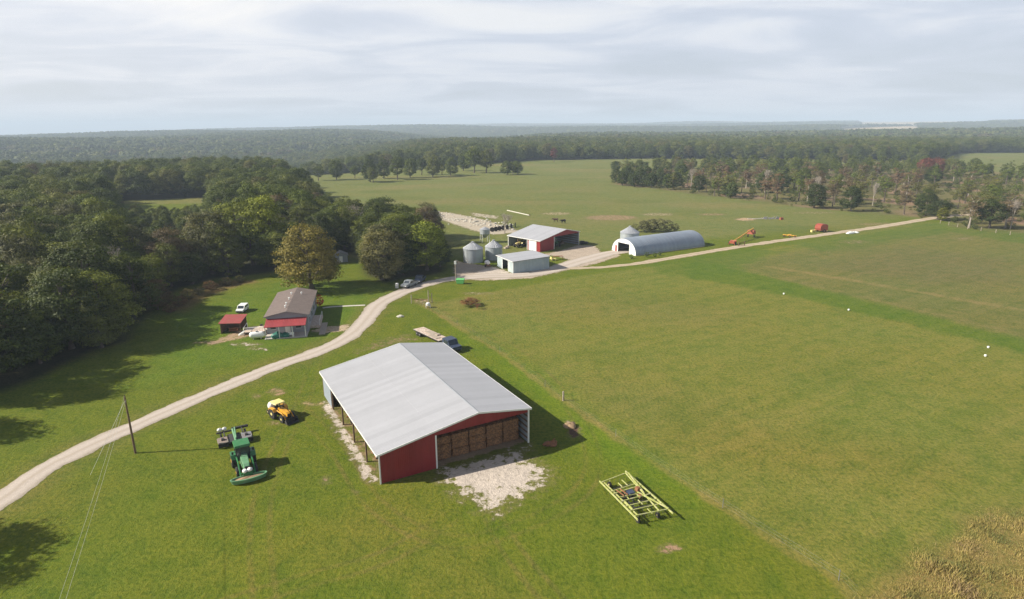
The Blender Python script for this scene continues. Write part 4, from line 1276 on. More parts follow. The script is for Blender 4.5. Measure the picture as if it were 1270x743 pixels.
tractor('tractor', 'small yellow tractor under the left open bay of the red machine shed', rw_(2.6, 11.5), RA + math.pi / 2, 'cream', 'cream', rim='cream')
bx = MB()
for q in range(5):
    bx.box(-.9 + .36 * q, -.62 + .36 * q, -.4, .4, 0, .5 + .3 * (q % 3))
solo('crate_stack', bx, 'timber', 'row of wooden crates inside the right of the red machine shed', 'crates', rw_(16.4, 5), RA)
ty = MB()
for (x, y, z) in ((0, 0, .0), (0, .05, .42), (.04, 0, .84), (1.5, .2, 0), (1.5, .2, .42), (.7, 1.4, 0), (.7, 1.4, .42), (2.4, 1.2, 0)):
    ty.lathe([(.4, 0.0), (.72, .03), (.78, .2), (.72, .38), (.4, .40)], (x, y, z), 16)
solo('tyre_pile', ty, 'black', 'pile of big black tyres at the right corner of the red machine shed', 'tyres', tuple(G(722, 303)), .4)

# ------------------------------------------------------------------ grey shed
SA, SX, SY = 0.48, 0.39, 172.09
sW, sL, sz0, sz1 = 11.9, 10.2, 3.4, 3.75
su, sv_ = np.array([math.cos(SA), math.sin(SA)]), np.array([-math.sin(SA), math.cos(SA)])


def sw_(x, y, z=0.0):
    return (SX + su[0] * x + sv_[0] * y, SY + su[1] * x + sv_[1] * y, z)


gs = thing('grey_shed', 'small blue-grey metal shed with flat pale roof beside the gravel yard', 'shed', (SX, SY, 0), SA)
szx = lambda x: sz0 + (sz1 - sz0) * x / sW
part('roof', MB().slab([(-.3, -.3, szx(-.3) + .06), (sW + .3, -.3, szx(sW + .3) + .06), (sW + .3, sL + .3, szx(sW + .3) + .06), (-.3, sL + .3, szx(-.3) + .06)], .06), 'roof_metal', gs)
part('side_wall', MB().prism_xz([(0, 0), (sW, 0), (sW, sz1 - .01), (0, sz0 - .01)], 0, .06), 'shed_wall', gs)
part('side_wall', MB().prism_xz([(0, 0), (sW, 0), (sW, sz1 - .01), (0, sz0 - .01)], sL - .06, sL), 'shed_wall', gs)
part('back_wall', MB().box(sW - .06, sW, .063, sL - .063, 0, sz1 - .03), 'shed_wall_y', gs)
part('front_wall', MB().box(0, .06, .063, sL * .30, 0, sz0 - .02).box(0, .06, sL * .66, sL - .063, 0, sz0 - .02).box(0, .06, sL * .30, sL * .66, 3.0, sz0 - .02), 'shed_wall_y', gs)
for y in (sL * .30, sL * .66):
    part('door_trim', MB().box(-.05, -.004, y - .1, y + .1, 0, 3.05), 'white', gs)
part('corner_trim', MB().box(-.06, .12, -.06, -.004, 0, sz0), 'white', gs)
part('eave_trim', MB().box(-.36, -.303, -.3, sL + .3, sz0 - .1, sz0 + .06), 'white', gs)
part('eave_trim', MB().prism_xz([(-.3, szx(-.3) - .06), (sW + .3, szx(sW + .3) - .06), (sW + .3, szx(sW + .3) + .05), (-.3, szx(-.3) + .05)], -.36, -.303), 'grey_metal', gs)

# ------------------------------------------------------------------ grain bins
def grain_bin(label, c, r, h, hc, group='grain bins'):
    t = thing('grain_bin', label, 'grain bin', (c[0], c[1], 0), random.uniform(0, 6), group)
    prof = []
    n = int(h / .28)
    for q in range(n + 1):
        prof.append((r + (.025 if q % 2 else 0), .02 + h * q / n))
    part('wall', MB().lathe(prof, (0, 0, 0), 32), 'galv', t, None, True)
    rf_ = part('roof', MB().lathe([(r + .12, h - .02), (r * .55, h + hc * .5), (.35, h + hc * .92), (.32, h + hc)], (0, 0, 0), 24), 'galv_roof', t)
    rbs = MB()
    for q in range(24):
        a = 2 * math.pi * q / 24
        rbs.tube(((r + .1) * math.cos(a), (r + .1) * math.sin(a), h + .0), (.36 * math.cos(a), .36 * math.sin(a), h + hc * .93), .035, .03, 4)
    part('roof_rib', rbs, 'galv_roof', rf_)
    part('roof_cap', MB().lathe([(.42, h + hc * .93), (.4, h + hc + .12), (.1, h + hc + .2)], (0, 0, 0), 14), 'galv_roof', rf_)
    d = part('door', MB().box(r - .02, r + .06, -.4, .4, .5, 1.7), 'grey_metal', t)
    part('ladder', MB().path([(-r - .12, -.2, .4), (-r - .12, -.2, h)], .03, 4).path([(-r - .12, .2, .4), (-r - .12, .2, h)], .03, 4), 'grey_metal', t)
    return t


b1, b2 = G(586.7, 325.2), G(612.4, 322.0)
grain_bin('wide ribbed steel grain bin, left of the pair behind the grey shed', (b1[0], b1[1] + 1.0), 3.05, 4.25, 1.9)
grain_bin('smaller ribbed steel grain bin, right of the pair behind the grey shed', (b2[0], b2[1] + 1.2), 2.7, 4.0, 1.95)
b3 = G(780.5, 302.5)
bh3 = H_at(780.5, 288.0, b3)
grain_bin('ribbed steel grain bin standing behind the arched metal building', (b3[0], b3[1]), 3.3, bh3, H_at(779.5, 280.6, b3) - bh3)
hp = G(601.5, 300.5)
ht = thing('hopper_bin', 'small round hopper bin raised on thin white legs behind the grain bins', 'hopper bin', tuple(hp), .3)
part('vessel', MB().lathe([(.3, 1.6), (1.75, 3.1), (1.8, 3.2), (1.8, 4.8)], (0, 0, 0), 20), 'galv', ht)
part('roof', MB().lathe([(1.88, 4.78), (.9, 5.3), (.3, 5.5), (.25, 5.6)], (0, 0, 0), 20), 'galv_roof', ht)
for q in range(4):
    a = math.pi / 4 + q * math.pi / 2
    part('leg', MB().tube((2.0 * math.cos(a), 2.0 * math.sin(a), 0), (1.75 * math.cos(a), 1.75 * math.sin(a), 3.4), .09, .09, 6), 'white', ht)

# white tank on a small trailer in front of the shed
wt0 = G(604.5, 331)
wtl = thing('tank_trailer', 'small trailer with white tank in front of the grey shed', 'trailer', tuple(wt0), .5)
part('tank', MB().lathe([(.1, -.9), (.55, -.75), (.7, -.3), (.7, .3), (.55, .75), (.1, .9)], (0, 0, 1.35), 16, 'y'), 'tank_white', wtl, None, True)
part('frame', MB().box(-.6, .6, -1.2, 1.2, .5, .62).tube((0, -1.2, .55), (0, -2.4, .45), .06), 'rust', wtl)
for sx in (-.75, .75):
    wheel(wtl, (sx, 0, .38), .38, .2)
solo('junk_heap', MB().box(-1, .1, -.6, .4, 0, .5).box(.2, 1.0, -.4, .5, 0, .8).tube((-.8, -.8, .1), (1.1, -.6, .7), .08), 'grey_timber', 'pale junk and boards leaning behind the small grey shed', 'junk', tuple(G(628, 308)), .8)
solo('yellow_trolley', MB().box(-.9, .9, -.5, .5, .5, .62).box(-.8, -.7, -.45, .45, .62, 1.2).lathe([(.2, -.06), (.3, -.04), (.3, .04), (.2, .06)], (-.6, -.55, .3), 12, 'y').lathe([(.2, -.06), (.3, -.04), (.3, .04), (.2, .06)], (.6, -.55, .3), 12, 'y'), 'cream', 'pale yellow trolley on the grass right of the small grey shed', 'trolley', tuple(G(686, 323)), .4)
solo('steel_rack', MB().path([(-1.5, -.5, 0), (-1.5, -.5, 1.1), (1.5, -.5, 1.1), (1.5, -.5, 0)], .05).path([(-1.5, .5, 0), (-1.5, .5, 1.1), (1.5, .5, 1.1), (1.5, .5, 0)], .05).box(-1.5, 1.5, -.5, .5, 1.1, 1.16), 'rust', 'rusty steel rack beside the trolley right of the grey shed', 'rack', tuple(G(692, 322)), .2)

# ------------------------------------------------------------------ arched metal building
qFL, qFR, qBR = G(757, 310.4), G(790, 317.4), G(875, 305.5)
qm = (qFL + qFR) / 2
qd = qBR - qFR
QL = float(np.hypot(*qd))
qd = qd / QL
QA = math.atan2(qd[1], qd[0]) - math.pi / 2
qr, qh = float(np.hypot(*(qFR - qFL))) / 2, 4.75
qs = thing('arched_building', 'long arched corrugated steel building with white front wall', 'arched building', (qm[0], qm[1], 0), QA)


def arc(r, h, n=22):
    out = []
    for q in range(n + 1):
        t = math.pi * q / n
        out.append((r * math.cos(t), h * max(0.0, math.sin(t)) ** 0.88))
    return out


n_s = int(QL / .3)
sh_v, sh_f = [], []
A_ = arc(1, 1, 26)
for j in range(n_s + 1):
    k = 1 + (.008 if j % 2 else -.004)
    for (x, z) in A_:
        sh_v.append((x * qr * k, QL * j / n_s, z * qh * k))
for j in range(n_s):
    for i in range(26):
        a = j * 27 + i
        sh_f.append((a, a + 1, a + 28, a + 27))
sh_me = MB().add(sh_v, sh_f)
so = part('shell', sh_me, 'quonset', qs)
sol = so.modifiers.new('thickness', 'SOLIDIFY')
sol.thickness = .03
fw = MB()
dx0, dx1, dh = -2.9, 2.7, 3.35
ap = arc(qr - .06, qh - .05, 26)
right_ = [p for p in ap if p[0] >= dx1]
left_ = [p for p in ap if p[0] <= dx0]
top_ = [p for p in ap if dx0 < p[0] < dx1]
ztop = lambda x: (qh - .05) * (1 - (x / (qr - .06)) ** 2) ** .44
fw.prism_xz([(dx1, 0)] + right_ + [(dx1, ztop(dx1))], .10, .16)
fw.prism_xz(left_[::1] + [(dx0, 0), (dx0, ztop(dx0))][0:0] + [(dx0, 0)] + [(dx0, ztop(dx0))], .10, .16)
fw.prism_xz([(dx0, dh), (dx1, dh), (dx1, ztop(dx1))] + top_ + [(dx0, ztop(dx0))], .103, .157)
part('front_wall', fw, 'white_wall', qs)
part('side_door', MB().box(-4.3, -3.4, .04, .097, .02, 2.05), 'rusty_red', qs)
part('door_frame', MB().box(dx0 - .12, dx0, .03, .098, 0, dh).box(dx1, dx1 + .12, .03, .098, 0, dh).box(dx0, dx1, .03, .10, dh - .1, dh + .02), 'white', qs)
part('back_wall', MB().prism_xz(ap, QL - .16, QL - .10), 'white_wall', qs)
part('foundation', MB().box(-qr - .06, -qr + .18, .0, QL, 0, .22).box(qr - .18, qr + .06, .0, QL, 0, .22), 'concrete', qs)

# ------------------------------------------------------------------ machines along the lane
a0, a1 = G(908, 303.5), G(932, 294)
au = thing('grain_auger', 'long slanting auger with red hopper and yellow tube beside the dirt lane', 'auger', tuple(a0), heading(a0, a1))
AL = float(np.hypot(*(a1 - a0)))
part('tube', MB().tube((0, .5, 1.0), (0, AL + 1.2, 3.1), .24, .24, 10), 'yellow', au)
part('base_frame', MB().path([(-1, -.6, .1), (-1, 1.2, 1.3), (1, 1.2, 1.3), (1, -.6, .1)], .14).box(-.9, .9, -.5, 1.2, .5, 1.2), 'orange_red', au)
part('head', MB().box(-1.3, 1.3, AL - 1.8, AL + .6, 1.3, 2.7, .2), 'orange_red', au)
part('strut', MB().tube((-1.1, AL * .55, .5), (0, AL * .62, 2.1), .07).tube((1.1, AL * .55, .5), (0, AL * .62, 2.1), .07), 'rust', au)
for sx in (-1.15, 1.15):
    wheel(au, (sx, .2, .5), .5, .28, 'rust')
    wheel(au, (sx, AL - .6, .5), .5, .28, 'rust')
gp = G(919.5, 305)
gt_ = thing('gate', 'small rusty pipe gate at the edge of the dirt lane', 'gate', tuple(gp), .2)
part('gate_frame', MB().path([(-1.0, 0, .1), (-1.0, 0, 1.3), (1.0, 0, 1.3), (1.0, 0, .1), (-1.0, 0, .1)], .05).path([(-1, 0, .7), (1, 0, .7)], .04), 'rust', gt_)
for sx in (-1.2, 1.2):
    part('post', MB().lathe([(.1, 0), (.09, 1.7), (.05, 1.75)], (sx, 0, 0), 8), 'timber', gt_)
ye = G(979, 294)
yi = thing('hay_rake', 'low yellow rake lying on the grass by the dirt lane', 'implement', tuple(ye), 1.2)
part('frame', MB().tube((-.5, -2.3, .6), (.4, 2.3, .7), .16).tube((.7, -1.6, .5), (.2, 1.8, .6), .14).box(-.5, .5, -.7, .7, .55, 1.0, .1), 'yellow', yi)
for y in (-1.8, 0, 1.8):
    wheel(yi, (-.7, y, .38), .38, .18, 'yellow')
rbp = G(1018.5, 287.5)
bl = thing('hay_baler', 'large red round baler parked beside the dirt lane', 'baler', tuple(rbp), -1.25)
part('chamber', MB().prism_yz([(-1.7, .7), (1.2, .6), (1.7, 1.3), (1.6, 2.5), (.9, 3.1), (-.9, 3.2), (-1.8, 2.6), (-2.0, 1.5)], -1.5, 1.5), 'red_machine', bl)
for sx in (-1, 1):
    part('side_panel', MB().prism_yz([(-1.4, .9), (1.0, .8), (1.4, 1.4), (1.3, 2.3), (.8, 2.8), (-.8, 2.9), (-1.5, 2.4)], min(sx * 1.503, sx * 1.58), max(sx * 1.503, sx * 1.58)), 'orange_red', bl)
    wheel(bl, (sx * 1.75, -.2, .6), .6, .35, 'cream')
part('pickup_reel', MB().lathe([(.28, -1.2), (.32, -1.1), (.32, 1.1), (.28, 1.2)], (0, 1.7, .5), 14, 'x'), 'cream', bl)
part('drawbar', MB().tube((0, 1.4, .8), (0, 4.0, .5), .09), 'red_machine', bl)
solo('cattle_feeder', MB().box(-1.5, 1.5, -.35, .35, .35, .75).box(-1.4, -1.3, -.4, .4, 0, .8).box(1.3, 1.4, -.4, .4, 0, .8), 'cream', 'low cream trough left of the red baler', 'trough', tuple(G(1009, 287.5)), .5)
solo('white_sheet_pile', MB().blob((0, 0, .1), (2.6, 1.0, .55), 6, .25).blob((2.4, .2, .1), (1.6, .9, .45), 7, .25), 'white_paint', 'crumpled pale sheeting lying on the grass right of the red baler', 'sheeting', tuple(G(1055, 289.5)), .35)
sc0 = G(955, 271.5)
sc_ = MB()
rr_ = random.Random(4)
for q in range(22):
    x, y = rr_.uniform(-4.2, 4.2), rr_.uniform(-1.2, 1.2)
    if q % 2:
        sc_.tube((x, y, rr_.uniform(.1, .5)), (x + rr_.uniform(-1.6, 1.6), y + rr_.uniform(-.7, .7), rr_.uniform(.3, 1.5)), .09)
    else:
        sc_.box(x - .6, x + .6, y - .3, y + .3, 0, rr_.uniform(.3, .9), .1)
solo('scrap_metal_heap', sc_, 'grey_metal', 'heap of grey scrap metal out in the pasture', 'scrap', tuple(sc0), .05)
solo('scrap_box', MB().box(-.7, .7, -.5, .5, 0, .9, .1).tube((-.7, 0, .9), (.9, .2, 1.1), .08), 'orange_red', 'small red metal box at the right end of the grey scrap heap', 'box', tuple(G(969, 272.5)), .2)
solo('plank_heap', MB().box(-4, 1, -.2, .2, 0, .25).box(-3, 3, .3, .6, 0, .2).box(-2, 4, -.7, -.4, 0, .22), 'stone', 'pale planks on the ground left of the grey scrap heap', 'planks', tuple(G(938, 271.5)), .05)
e0, e1 = G(629, 261.5), G(657, 267.8)
pp = thing('pipe', 'long white pipe lying in the pasture behind the red machine shed', 'pipe', tuple((e0 + e1) / 2), heading(e0, e1))
pl_ = float(np.hypot(*(e1 - e0))) / 2
part('barrel', MB().lathe([(.21, -pl_), (.24, -pl_ + .1), (.24, pl_ - .1), (.21, pl_)], (0, 0, .24), 12, 'y'), 'stone', pp)
part('flange', MB().lathe([(.26, pl_ - .3), (.36, pl_ - .28), (.36, pl_ - .12), (.26, pl_ - .1)], (0, 0, .36), 12, 'y'), 'rust', pp)
tyre_px = [(610.5, 287.5), (615, 286.8), (619.5, 286), (624, 285.2), (629, 284.2), (634, 282.8), (639, 281.6)]
for q, p in enumerate(tyre_px):
    solo('tyre', MB().lathe([(.45, -.22), (.85, -.2), (.95, -.08), (.95, .08), (.85, .2), (.45, .22)], (0, 0, .9), 16, 'y'), 'black', 'black tyre standing in the line along the rubble strip, %s from the left' % ORD[q], 'tyre', tuple(G(*p)), .25 * q, 'tyres along the rubble strip')
rk_ = MB()
rr_ = random.Random(9)
for q in range(150):
    t = rr_.random()
    px, py = 540 + t * 96, 268 + t * 13 + rr_.gauss(0, 3.0)
    g_ = G(px, py)
    s_ = rr_.uniform(.2, .65)
    rk_.blob((g_[0], g_[1], s_ * .25), (s_, s_ * rr_.uniform(.6, 1), s_ * .6), q, .25, 7, 4)
ro = obj('rubble', rk_.mesh('rubble'), M['stone'])
ro['kind'] = 'stuff'
ro['label'] = 'pale broken rock scattered along the rubble strip behind the bins'
ro['category'] = 'rubble'
solo('flat_rock', MB().blob((0, 0, .1), (.9, .5, .32), 5, .2), 'stone', 'flat pale rock on the lawn between the road bend and the trailer', 'rock', tuple(G(496.5, 393)), 0)
cg = G(520.5, 376)
cp = thing('corral_gate', 'short run of broken corral fence with tall posts by the road bend', 'fence', tuple(cg), .1)
for x, h in ((-1.9, 2.1), (2.1, 3.0), (2.9, 2.4)):
    part('post', MB().lathe([(.11, 0), (.10, h), (.05, h + .05)], (x, 0, 0), 8), 'grey_timber', cp)
part('rail', MB().tube((-1.9, 0, .9), (2.1, 0, .8), .05).tube((-1.9, 0, 1.4), (1.0, .2, .5), .05).tube((2.1, 0, 1.5), (2.9, 0, 1.4), .05), 'rust', cp)
wbx = G(531, 381.5)
wb = thing('mineral_feeder', 'small white mineral tub on a stand near the broken corral fence', 'feeder', tuple(wbx), .3)
part('tub', MB().lathe([(.35, .5), (.5, .95), (.4, 1.15), (.1, 1.2)], (0, 0, 0), 12), 'white_paint', wb)
for sx, sy in ((-.5, -.4), (.5, -.4), (-.5, .4), (.5, .4)):
    part('leg', MB().box(sx - .05, sx + .05, sy - .05, sy + .05, 0, .75), 'white', wb)
part('shelf', MB().box(-.55, .55, -.45, .45, .44, .5), 'grey_timber', wb)
for px, py, lb in ((972, 365, 'leftmost by the lush strip'), (1052.5, 385, 'second from left below the lush strip'), (1225.5, 431.5, 'upper of the pair at far right'), (1222, 442, 'lower of the pair at far right')):
    fmk = solo('field_marker', MB().lathe([(.28, 0), (.36, .3), (.33, .55), (.12, .62)], (0, 0, 0), 12).box(-.42, .42, -.06, .06, .2, .3), 'white_paint', 'small white tub lying in the hay field, ' + lb, 'tub', tuple(G(px, py)), px, 'white tubs in the hay field')
    fmk.scale = (.58, .58, .58)


# ------------------------------------------------------------------ cattle: one continuous body each
def cow_mesh():
    J = [(0, -.75, 1.15, .34), (0, -.35, 1.1, .40), (0, .1, 1.08, .42), (0, .5, 1.12, .38), (0, .85, 1.25, .25), (0, 1.15, 1.32, .17), (0, 1.35, 1.2, .15), (0, 1.6, 1.02, .10)]
    vs = [j[:3] for j in J]
    rad = [j[3] for j in J]
    es = [(i, i + 1) for i in range(7)]

    def chain(root, pts):
        p = root
        for (x, y, z, r) in pts:
            vs.append((x, y, z))
            rad.append(r)
            es.append((p, len(vs) - 1))
            p = len(vs) - 1
    for sx in (-1, 1):
        chain(3, [(sx * .24, .5, .78, .14), (sx * .24, .52, .42, .085), (sx * .24, .5, .08, .06), (sx * .24, .53, .0, .065)])
        chain(0, [(sx * .24, -.68, .8, .17), (sx * .25, -.62, .58, .11), (sx * .25, -.82, .40, .075), (sx * .25, -.78, .08, .06), (sx * .25, -.76, 0, .065)])
        chain(6, [(sx * .17, 1.28, 1.32, .05), (sx * .27, 1.26, 1.33, .025)])
    chain(0, [(0, -1.05, 1.25, .04), (0, -1.1, .8, .03), (0, -1.1, .5, .05)])
    me = bpy.data.meshes.new('cow_skeleton')
    me.from_pydata(vs, es, [])
    o = bpy.data.objects.new('cow_skeleton', me)
    COL.objects.link(o)
    sk = o.modifiers.new('skin', 'SKIN')
    for i, r in enumerate(rad):
        me.skin_vertices[0].data[i].radius = (r, r)
    me.skin_vertices[0].data[1].use_root = True
    ss = o.modifiers.new('sub', 'SUBSURF')
    ss.levels = ss.render_levels = 1
    dg = bpy.context.evaluated_depsgraph_get()
    out = bpy.data.meshes.new_from_object(o.evaluated_get(dg))
    out.name = 'cow'
    bpy.data.objects.remove(o)
    for p in out.polygons:
        p.use_smooth = True
    return out


cm = cow_mesh()
for px, py, rz, mm, lb in ((689, 275.5, 1.4, 'hide_brown', 'dark brown cow standing in the pasture behind the red machine shed'), (698.5, 277, 2.0, 'hide_black', 'black cow with lowered head right of the brown cow in the pasture')):
    g_ = G(px, py)
    cow = obj('cow', cm.copy(), None, None, (g_[0], g_[1], 0), rz)
    cow.data.materials.clear()
    cow.data.materials.append(M[mm])
    cow.scale = (1.15, 1.15, 1.15)
    tag(cow, lb, 'cow', 'cattle in the pasture')

# ------------------------------------------------------------------ foliage
def leaf_material(name, by_object, lo=(0.058, 0.078, 0.014), mid=(0.086, 0.110, 0.019), hi=(0.140, 0.148, 0.036), trans=0.22):
    m, nt, p = new_mat(name)
    oi = nd(nt, 'ShaderNodeObjectInfo')
    at = nd(nt, 'ShaderNodeAttribute', attribute_name='tint')
    if by_object:
        base = oi.outputs['Color']
    else:
        rp = nd(nt, 'ShaderNodeValToRGB')
        e = rp.color_ramp.elements
        e[0].position, e[0].color = 0.0, (*lo, 1)
        e[1].position, e[1].color = 0.60, (*mid, 1)
        for pos, cc_ in ((0.90, hi), (0.97, (0.110, 0.100, 0.036)), (1.0, (0.105, 0.082, 0.042))):
            x = e.new(pos)
            x.color = (*cc_, 1)
        lk(nt, oi.outputs['Random'], rp.inputs[0])
        base = rp.outputs[0]
    col = mixc(nt, 1, base, mapr(nt, at.outputs['Fac'], 0, 1, 0.50, 1.55), 'MULTIPLY')
    col = mixc(nt, mapr(nt, at.outputs['Fac'], 0.55, 1.0, 0, 0.45), col, mixc(nt, 1, col, (1.35, 1.08, 0.7, 1), 'MULTIPLY'))
    lk(nt, col, p.inputs['Base Color'])
    p.inputs['Roughness'].default_value = 0.65
    p.inputs['Specular IOR Level'].default_value = 0.18
    tr = nd(nt, 'ShaderNodeBsdfTranslucent')
    lk(nt, mixc(nt, 1, col, (1.25, 1.3, 0.6, 1), 'MULTIPLY'), tr.inputs['Color'])
    mx = nd(nt, 'ShaderNodeMixShader')
    mx.inputs[0].default_value = trans
    lk(nt, p.outputs[0], mx.inputs[1])
    lk(nt, tr.outputs[0], mx.inputs[2])
    lk(nt, mx.outputs[0], nt.nodes['Material Output'].inputs['Surface'])
    return m


LEAF = leaf_material('leaves', True)
LEAF_FAR = leaf_material('forest_leaves', False)


def cards(centres, normals, sizes, tint, rg, asp=0.75):
    n = len(centres)
    nrm = normals / np.linalg.norm(normals, axis=1)[:, None]
    t = rg.normal(size=(n, 3))
    t -= (t * nrm).sum(1)[:, None] * nrm
    t /= np.linalg.norm(t, axis=1)[:, None]
    b = np.cross(nrm, t)
    s = sizes[:, None]
    j = lambda: 1 + rg.uniform(-.35, .35, (n, 1))
    V = np.stack([centres - t * s * j() - b * s * asp * 0.3, centres - b * s * asp * j() + t * s * 0.2, centres + t * s * j() + b * s * 0.2, centres + b * s * asp * j() - t * s * 0.15], 1)
    return V.reshape(-1, 3), np.repeat(tint, 4)


def mesh_cards(name, V, T, mats):
    n = len(V) // 4
    me = bpy.data.meshes.new(name)
    me.vertices.add(len(V))
    me.vertices.foreach_set('co', V.ravel().astype(np.float32))
    me.loops.add(len(V))
    me.loops.foreach_set('vertex_index', np.arange(len(V), dtype=np.int32))
    me.polygons.add(n)
    me.polygons.foreach_set('loop_start', np.arange(0, len(V), 4, dtype=np.int32))
    at = me.attributes.new('tint', 'FLOAT', 'POINT')
    at.data.foreach_set('value', T.astype(np.float32))
    me.update(calc_edges=True)
    me.materials.append(mats)
    return me


def crown_trunk(seed, kind, nclump, ncard, size):
    """a tree one metre tall: crown (leaf cards in clumps round branch ends) and trunk with limbs"""
    rg = np.random.default_rng(seed)
    P = dict(round=(.55, .38, .45, .5), tall=(.58, .26, .42, .55), spread=(.62, .46, .34, .6), sparse=(.66, .26, .32, .15), thin=(.62, .2, .36, .2), shrub=(.50, .50, .48, .5), cedar=(.52, .22, .48, .7), edge=(.50, .38, .50, .55))[kind]
    cz, rx, rzz, fill = P
    lob = rg.normal(size=(7, 3))
    lob /= np.linalg.norm(lob, axis=1)[:, None]
    la = rg.uniform(-.28, .34, 7)
    d = rg.normal(size=(nclump, 3))
    d /= np.linalg.norm(d, axis=1)[:, None]
    k = 1 + (np.maximum(0, d @ lob.T - .35) * la).sum(1) * 1.3
    r = rg.uniform(fill, 1.0, nclump) ** .5 * k * .86
    if kind in ('sparse', 'thin'):
        r = rg.uniform(.3, 1.0, nclump) * k
    c = d * r[:, None] * np.array([rx, rx, rzz])
    if kind == 'cedar':
        c[:, :2] *= (1.15 - (c[:, 2:3] + rzz) / (2 * rzz))
    if kind == 'round' or kind == 'spread':
        low = c[:, 2] < -.26
        c[low, 2] *= .75
    if kind == 'edge':
        low = c[:, 2] < -.05
        c[low, :2] *= 1.0 + np.minimum(.5, -c[low, 2:3] * .9)
    c[:, 2] += cz
    cr = rg.uniform(.045, .125, nclump) * (0.75 if kind in ('sparse', 'thin') else 1)
    ct = rg.uniform(0, 1, nclump)
    n = nclump * ncard
    ci = np.repeat(np.arange(nclump), ncard)
    q = rg.normal(size=(n, 3))
    q /= np.linalg.norm(q, axis=1)[:, None]
    q[:, 2] = np.where(q[:, 2] < -.2, -q[:, 2] * rg.uniform(-.6, 1, n), q[:, 2])
    rad = cr[ci] * rg.uniform(.55, 1.08, n)
    cen = c[ci] + q * rad[:, None] * np.array([1.15, 1.15, .78])
    nr = q + rg.normal(size=(n, 3)) * .42 + d[ci] * .25 + np.array([0, 0, .25])
    tint = np.clip(ct[ci] * .6 + rg.uniform(0, .4, n), 0, 1)
    V, T = cards(cen, nr, size * rg.uniform(.7, 1.35, n), tint, rg)
    V[:, 2] = np.maximum(V[:, 2], .01)
    crown = mesh_cards('crown', V, T, LEAF)
    tk = MB()
    th = dict(round=.30, tall=.30, spread=.26, sparse=.5, thin=.5, shrub=.1, cedar=.6, edge=.12)[kind]
    base = .028 if kind not in ('sparse', 'thin') else .019
    lean = rg.normal(0, .015, 2)
    pts = [(0, 0, -.01), (lean[0], lean[1], th * .6), (lean[0] * 2, lean[1] * 2, th + .08), (lean[0] * 2.5, lean[1] * 2.5, min(cz + rzz * .6, .9))]
    rs = [base * 1.25, base * .9, base * .7, base * .2]
    for a, b, ra, rb in zip(pts[:-1], pts[1:], rs[:-1], rs[1:]):
        tk.tube(a, b, ra, rb, 7)
    order = rg.permutation(nclump)[:9 if kind not in ('sparse', 'thin') else 14]
    for o_ in order:
        e = c[o_]
        z0 = min(max(th * .8, e[2] - .22), .8)
        t_ = z0 / max(pts[3][2], .01)
        s_ = np.array([lean[0] * 2.2 * t_, lean[1] * 2.2 * t_, z0])
        mdl = (s_ + e) / 2 + np.array([0, 0, .02])
        tk.tube(tuple(s_), tuple(mdl), base * .42, base * .26, 5)
        tk.tube(tuple(mdl), tuple(e), base * .26, base * .08, 5)
    return crown, tk.mesh('trunk', True)


def bare_crown(seed, spread=.5):
    """leafless crown of fine twigs, one mesh, one metre tall"""
    rg = random.Random(seed)
    mb = MB()

    def grow(p, d, l, r, dep):
        q = p + d * l
        mb.tube(tuple(p), tuple(q), r, r * .65, 4)
        if dep == 0:
            return
        for _ in range(3):
            nd_ = (d + Vector((rg.gauss(0, spread), rg.gauss(0, spread), rg.gauss(.1, .3)))).normalized()
            grow(q, nd_, l * rg.uniform(.6, .85), r * .6, dep - 1)
    for _ in range(5):
        dd = Vector((rg.gauss(0, .35), rg.gauss(0, .35), 1)).normalized()
        grow(Vector((0, 0, .28)), dd, .22, .016, 4)
    tk = MB().tube((0, 0, -.01), (0.01, 0, .30), .028, .020, 7)
    return mb.mesh('crown'), tk.mesh('trunk', True)


PROTO = {}
for kind, seeds, nc, nk, sz in (('round', (11, 12, 13, 14), 120, 95, .0112), ('tall', (21, 22, 23), 105, 95, .0108), ('edge', (61, 62, 63), 150, 100, .0108), ('spread', (31, 32), 110, 60, .0150), ('sparse', (41, 42, 43), 58, 60, .0110), ('thin', (51, 52, 53), 44, 60, .0110), ('shrub', (71, 72), 80, 50, .018), ('cedar', (81, 82), 80, 45, .013)):
    PROTO[kind] = [crown_trunk(s, kind, nc, nk, sz) for s in seeds]
BARE = [bare_crown(s) for s in (5, 6, 7)]
TRUNKMAT = M['bark']
for kd in PROTO.values():
    for cr_, tk_ in kd:
        tk_.materials.append(M['bark'])
for cr_, tk_ in BARE:
    cr_.materials.append(M['pale_bark'])
    tk_.materials.append(M['pale_bark'])

GREENS = [(0.066, 0.086, 0.014), (0.078, 0.100, 0.016), (0.092, 0.118, 0.018), (0.058, 0.078, 0.016), (0.106, 0.120, 0.024)]
tree_count = 0
trees = []


def tree(name, label, px=None, h=14.0, kind='round', col=GREENS[1], group=None, wide=1.0, g=None, seed=None, cat='tree', pale=False):
    p = np.array(G(*px)) if g is None else np.array(g)
    lst = BARE if kind == 'bare' else PROTO[kind]
    i = (seed if seed is not None else rng.integers(0, 100)) % len(lst)
    rz = float(rng.uniform(0, 6.28))
    t = thing(name, label, cat, (p[0], p[1], float(terrain(p[0], p[1]))), rz, group)
    t.scale = (h * wide, h * wide, h)
    tr_ = obj('trunk', lst[i][1], None, t)
    cr_ = obj('crown', lst[i][0], None, t)
    cr_.color = (*col, 1)
    if pale:
        tr_.material_slots[0].link = 'OBJECT'
        tr_.material_slots[0].material = M['pale_bark']
    trees.append((p[0], p[1], h))
    return t


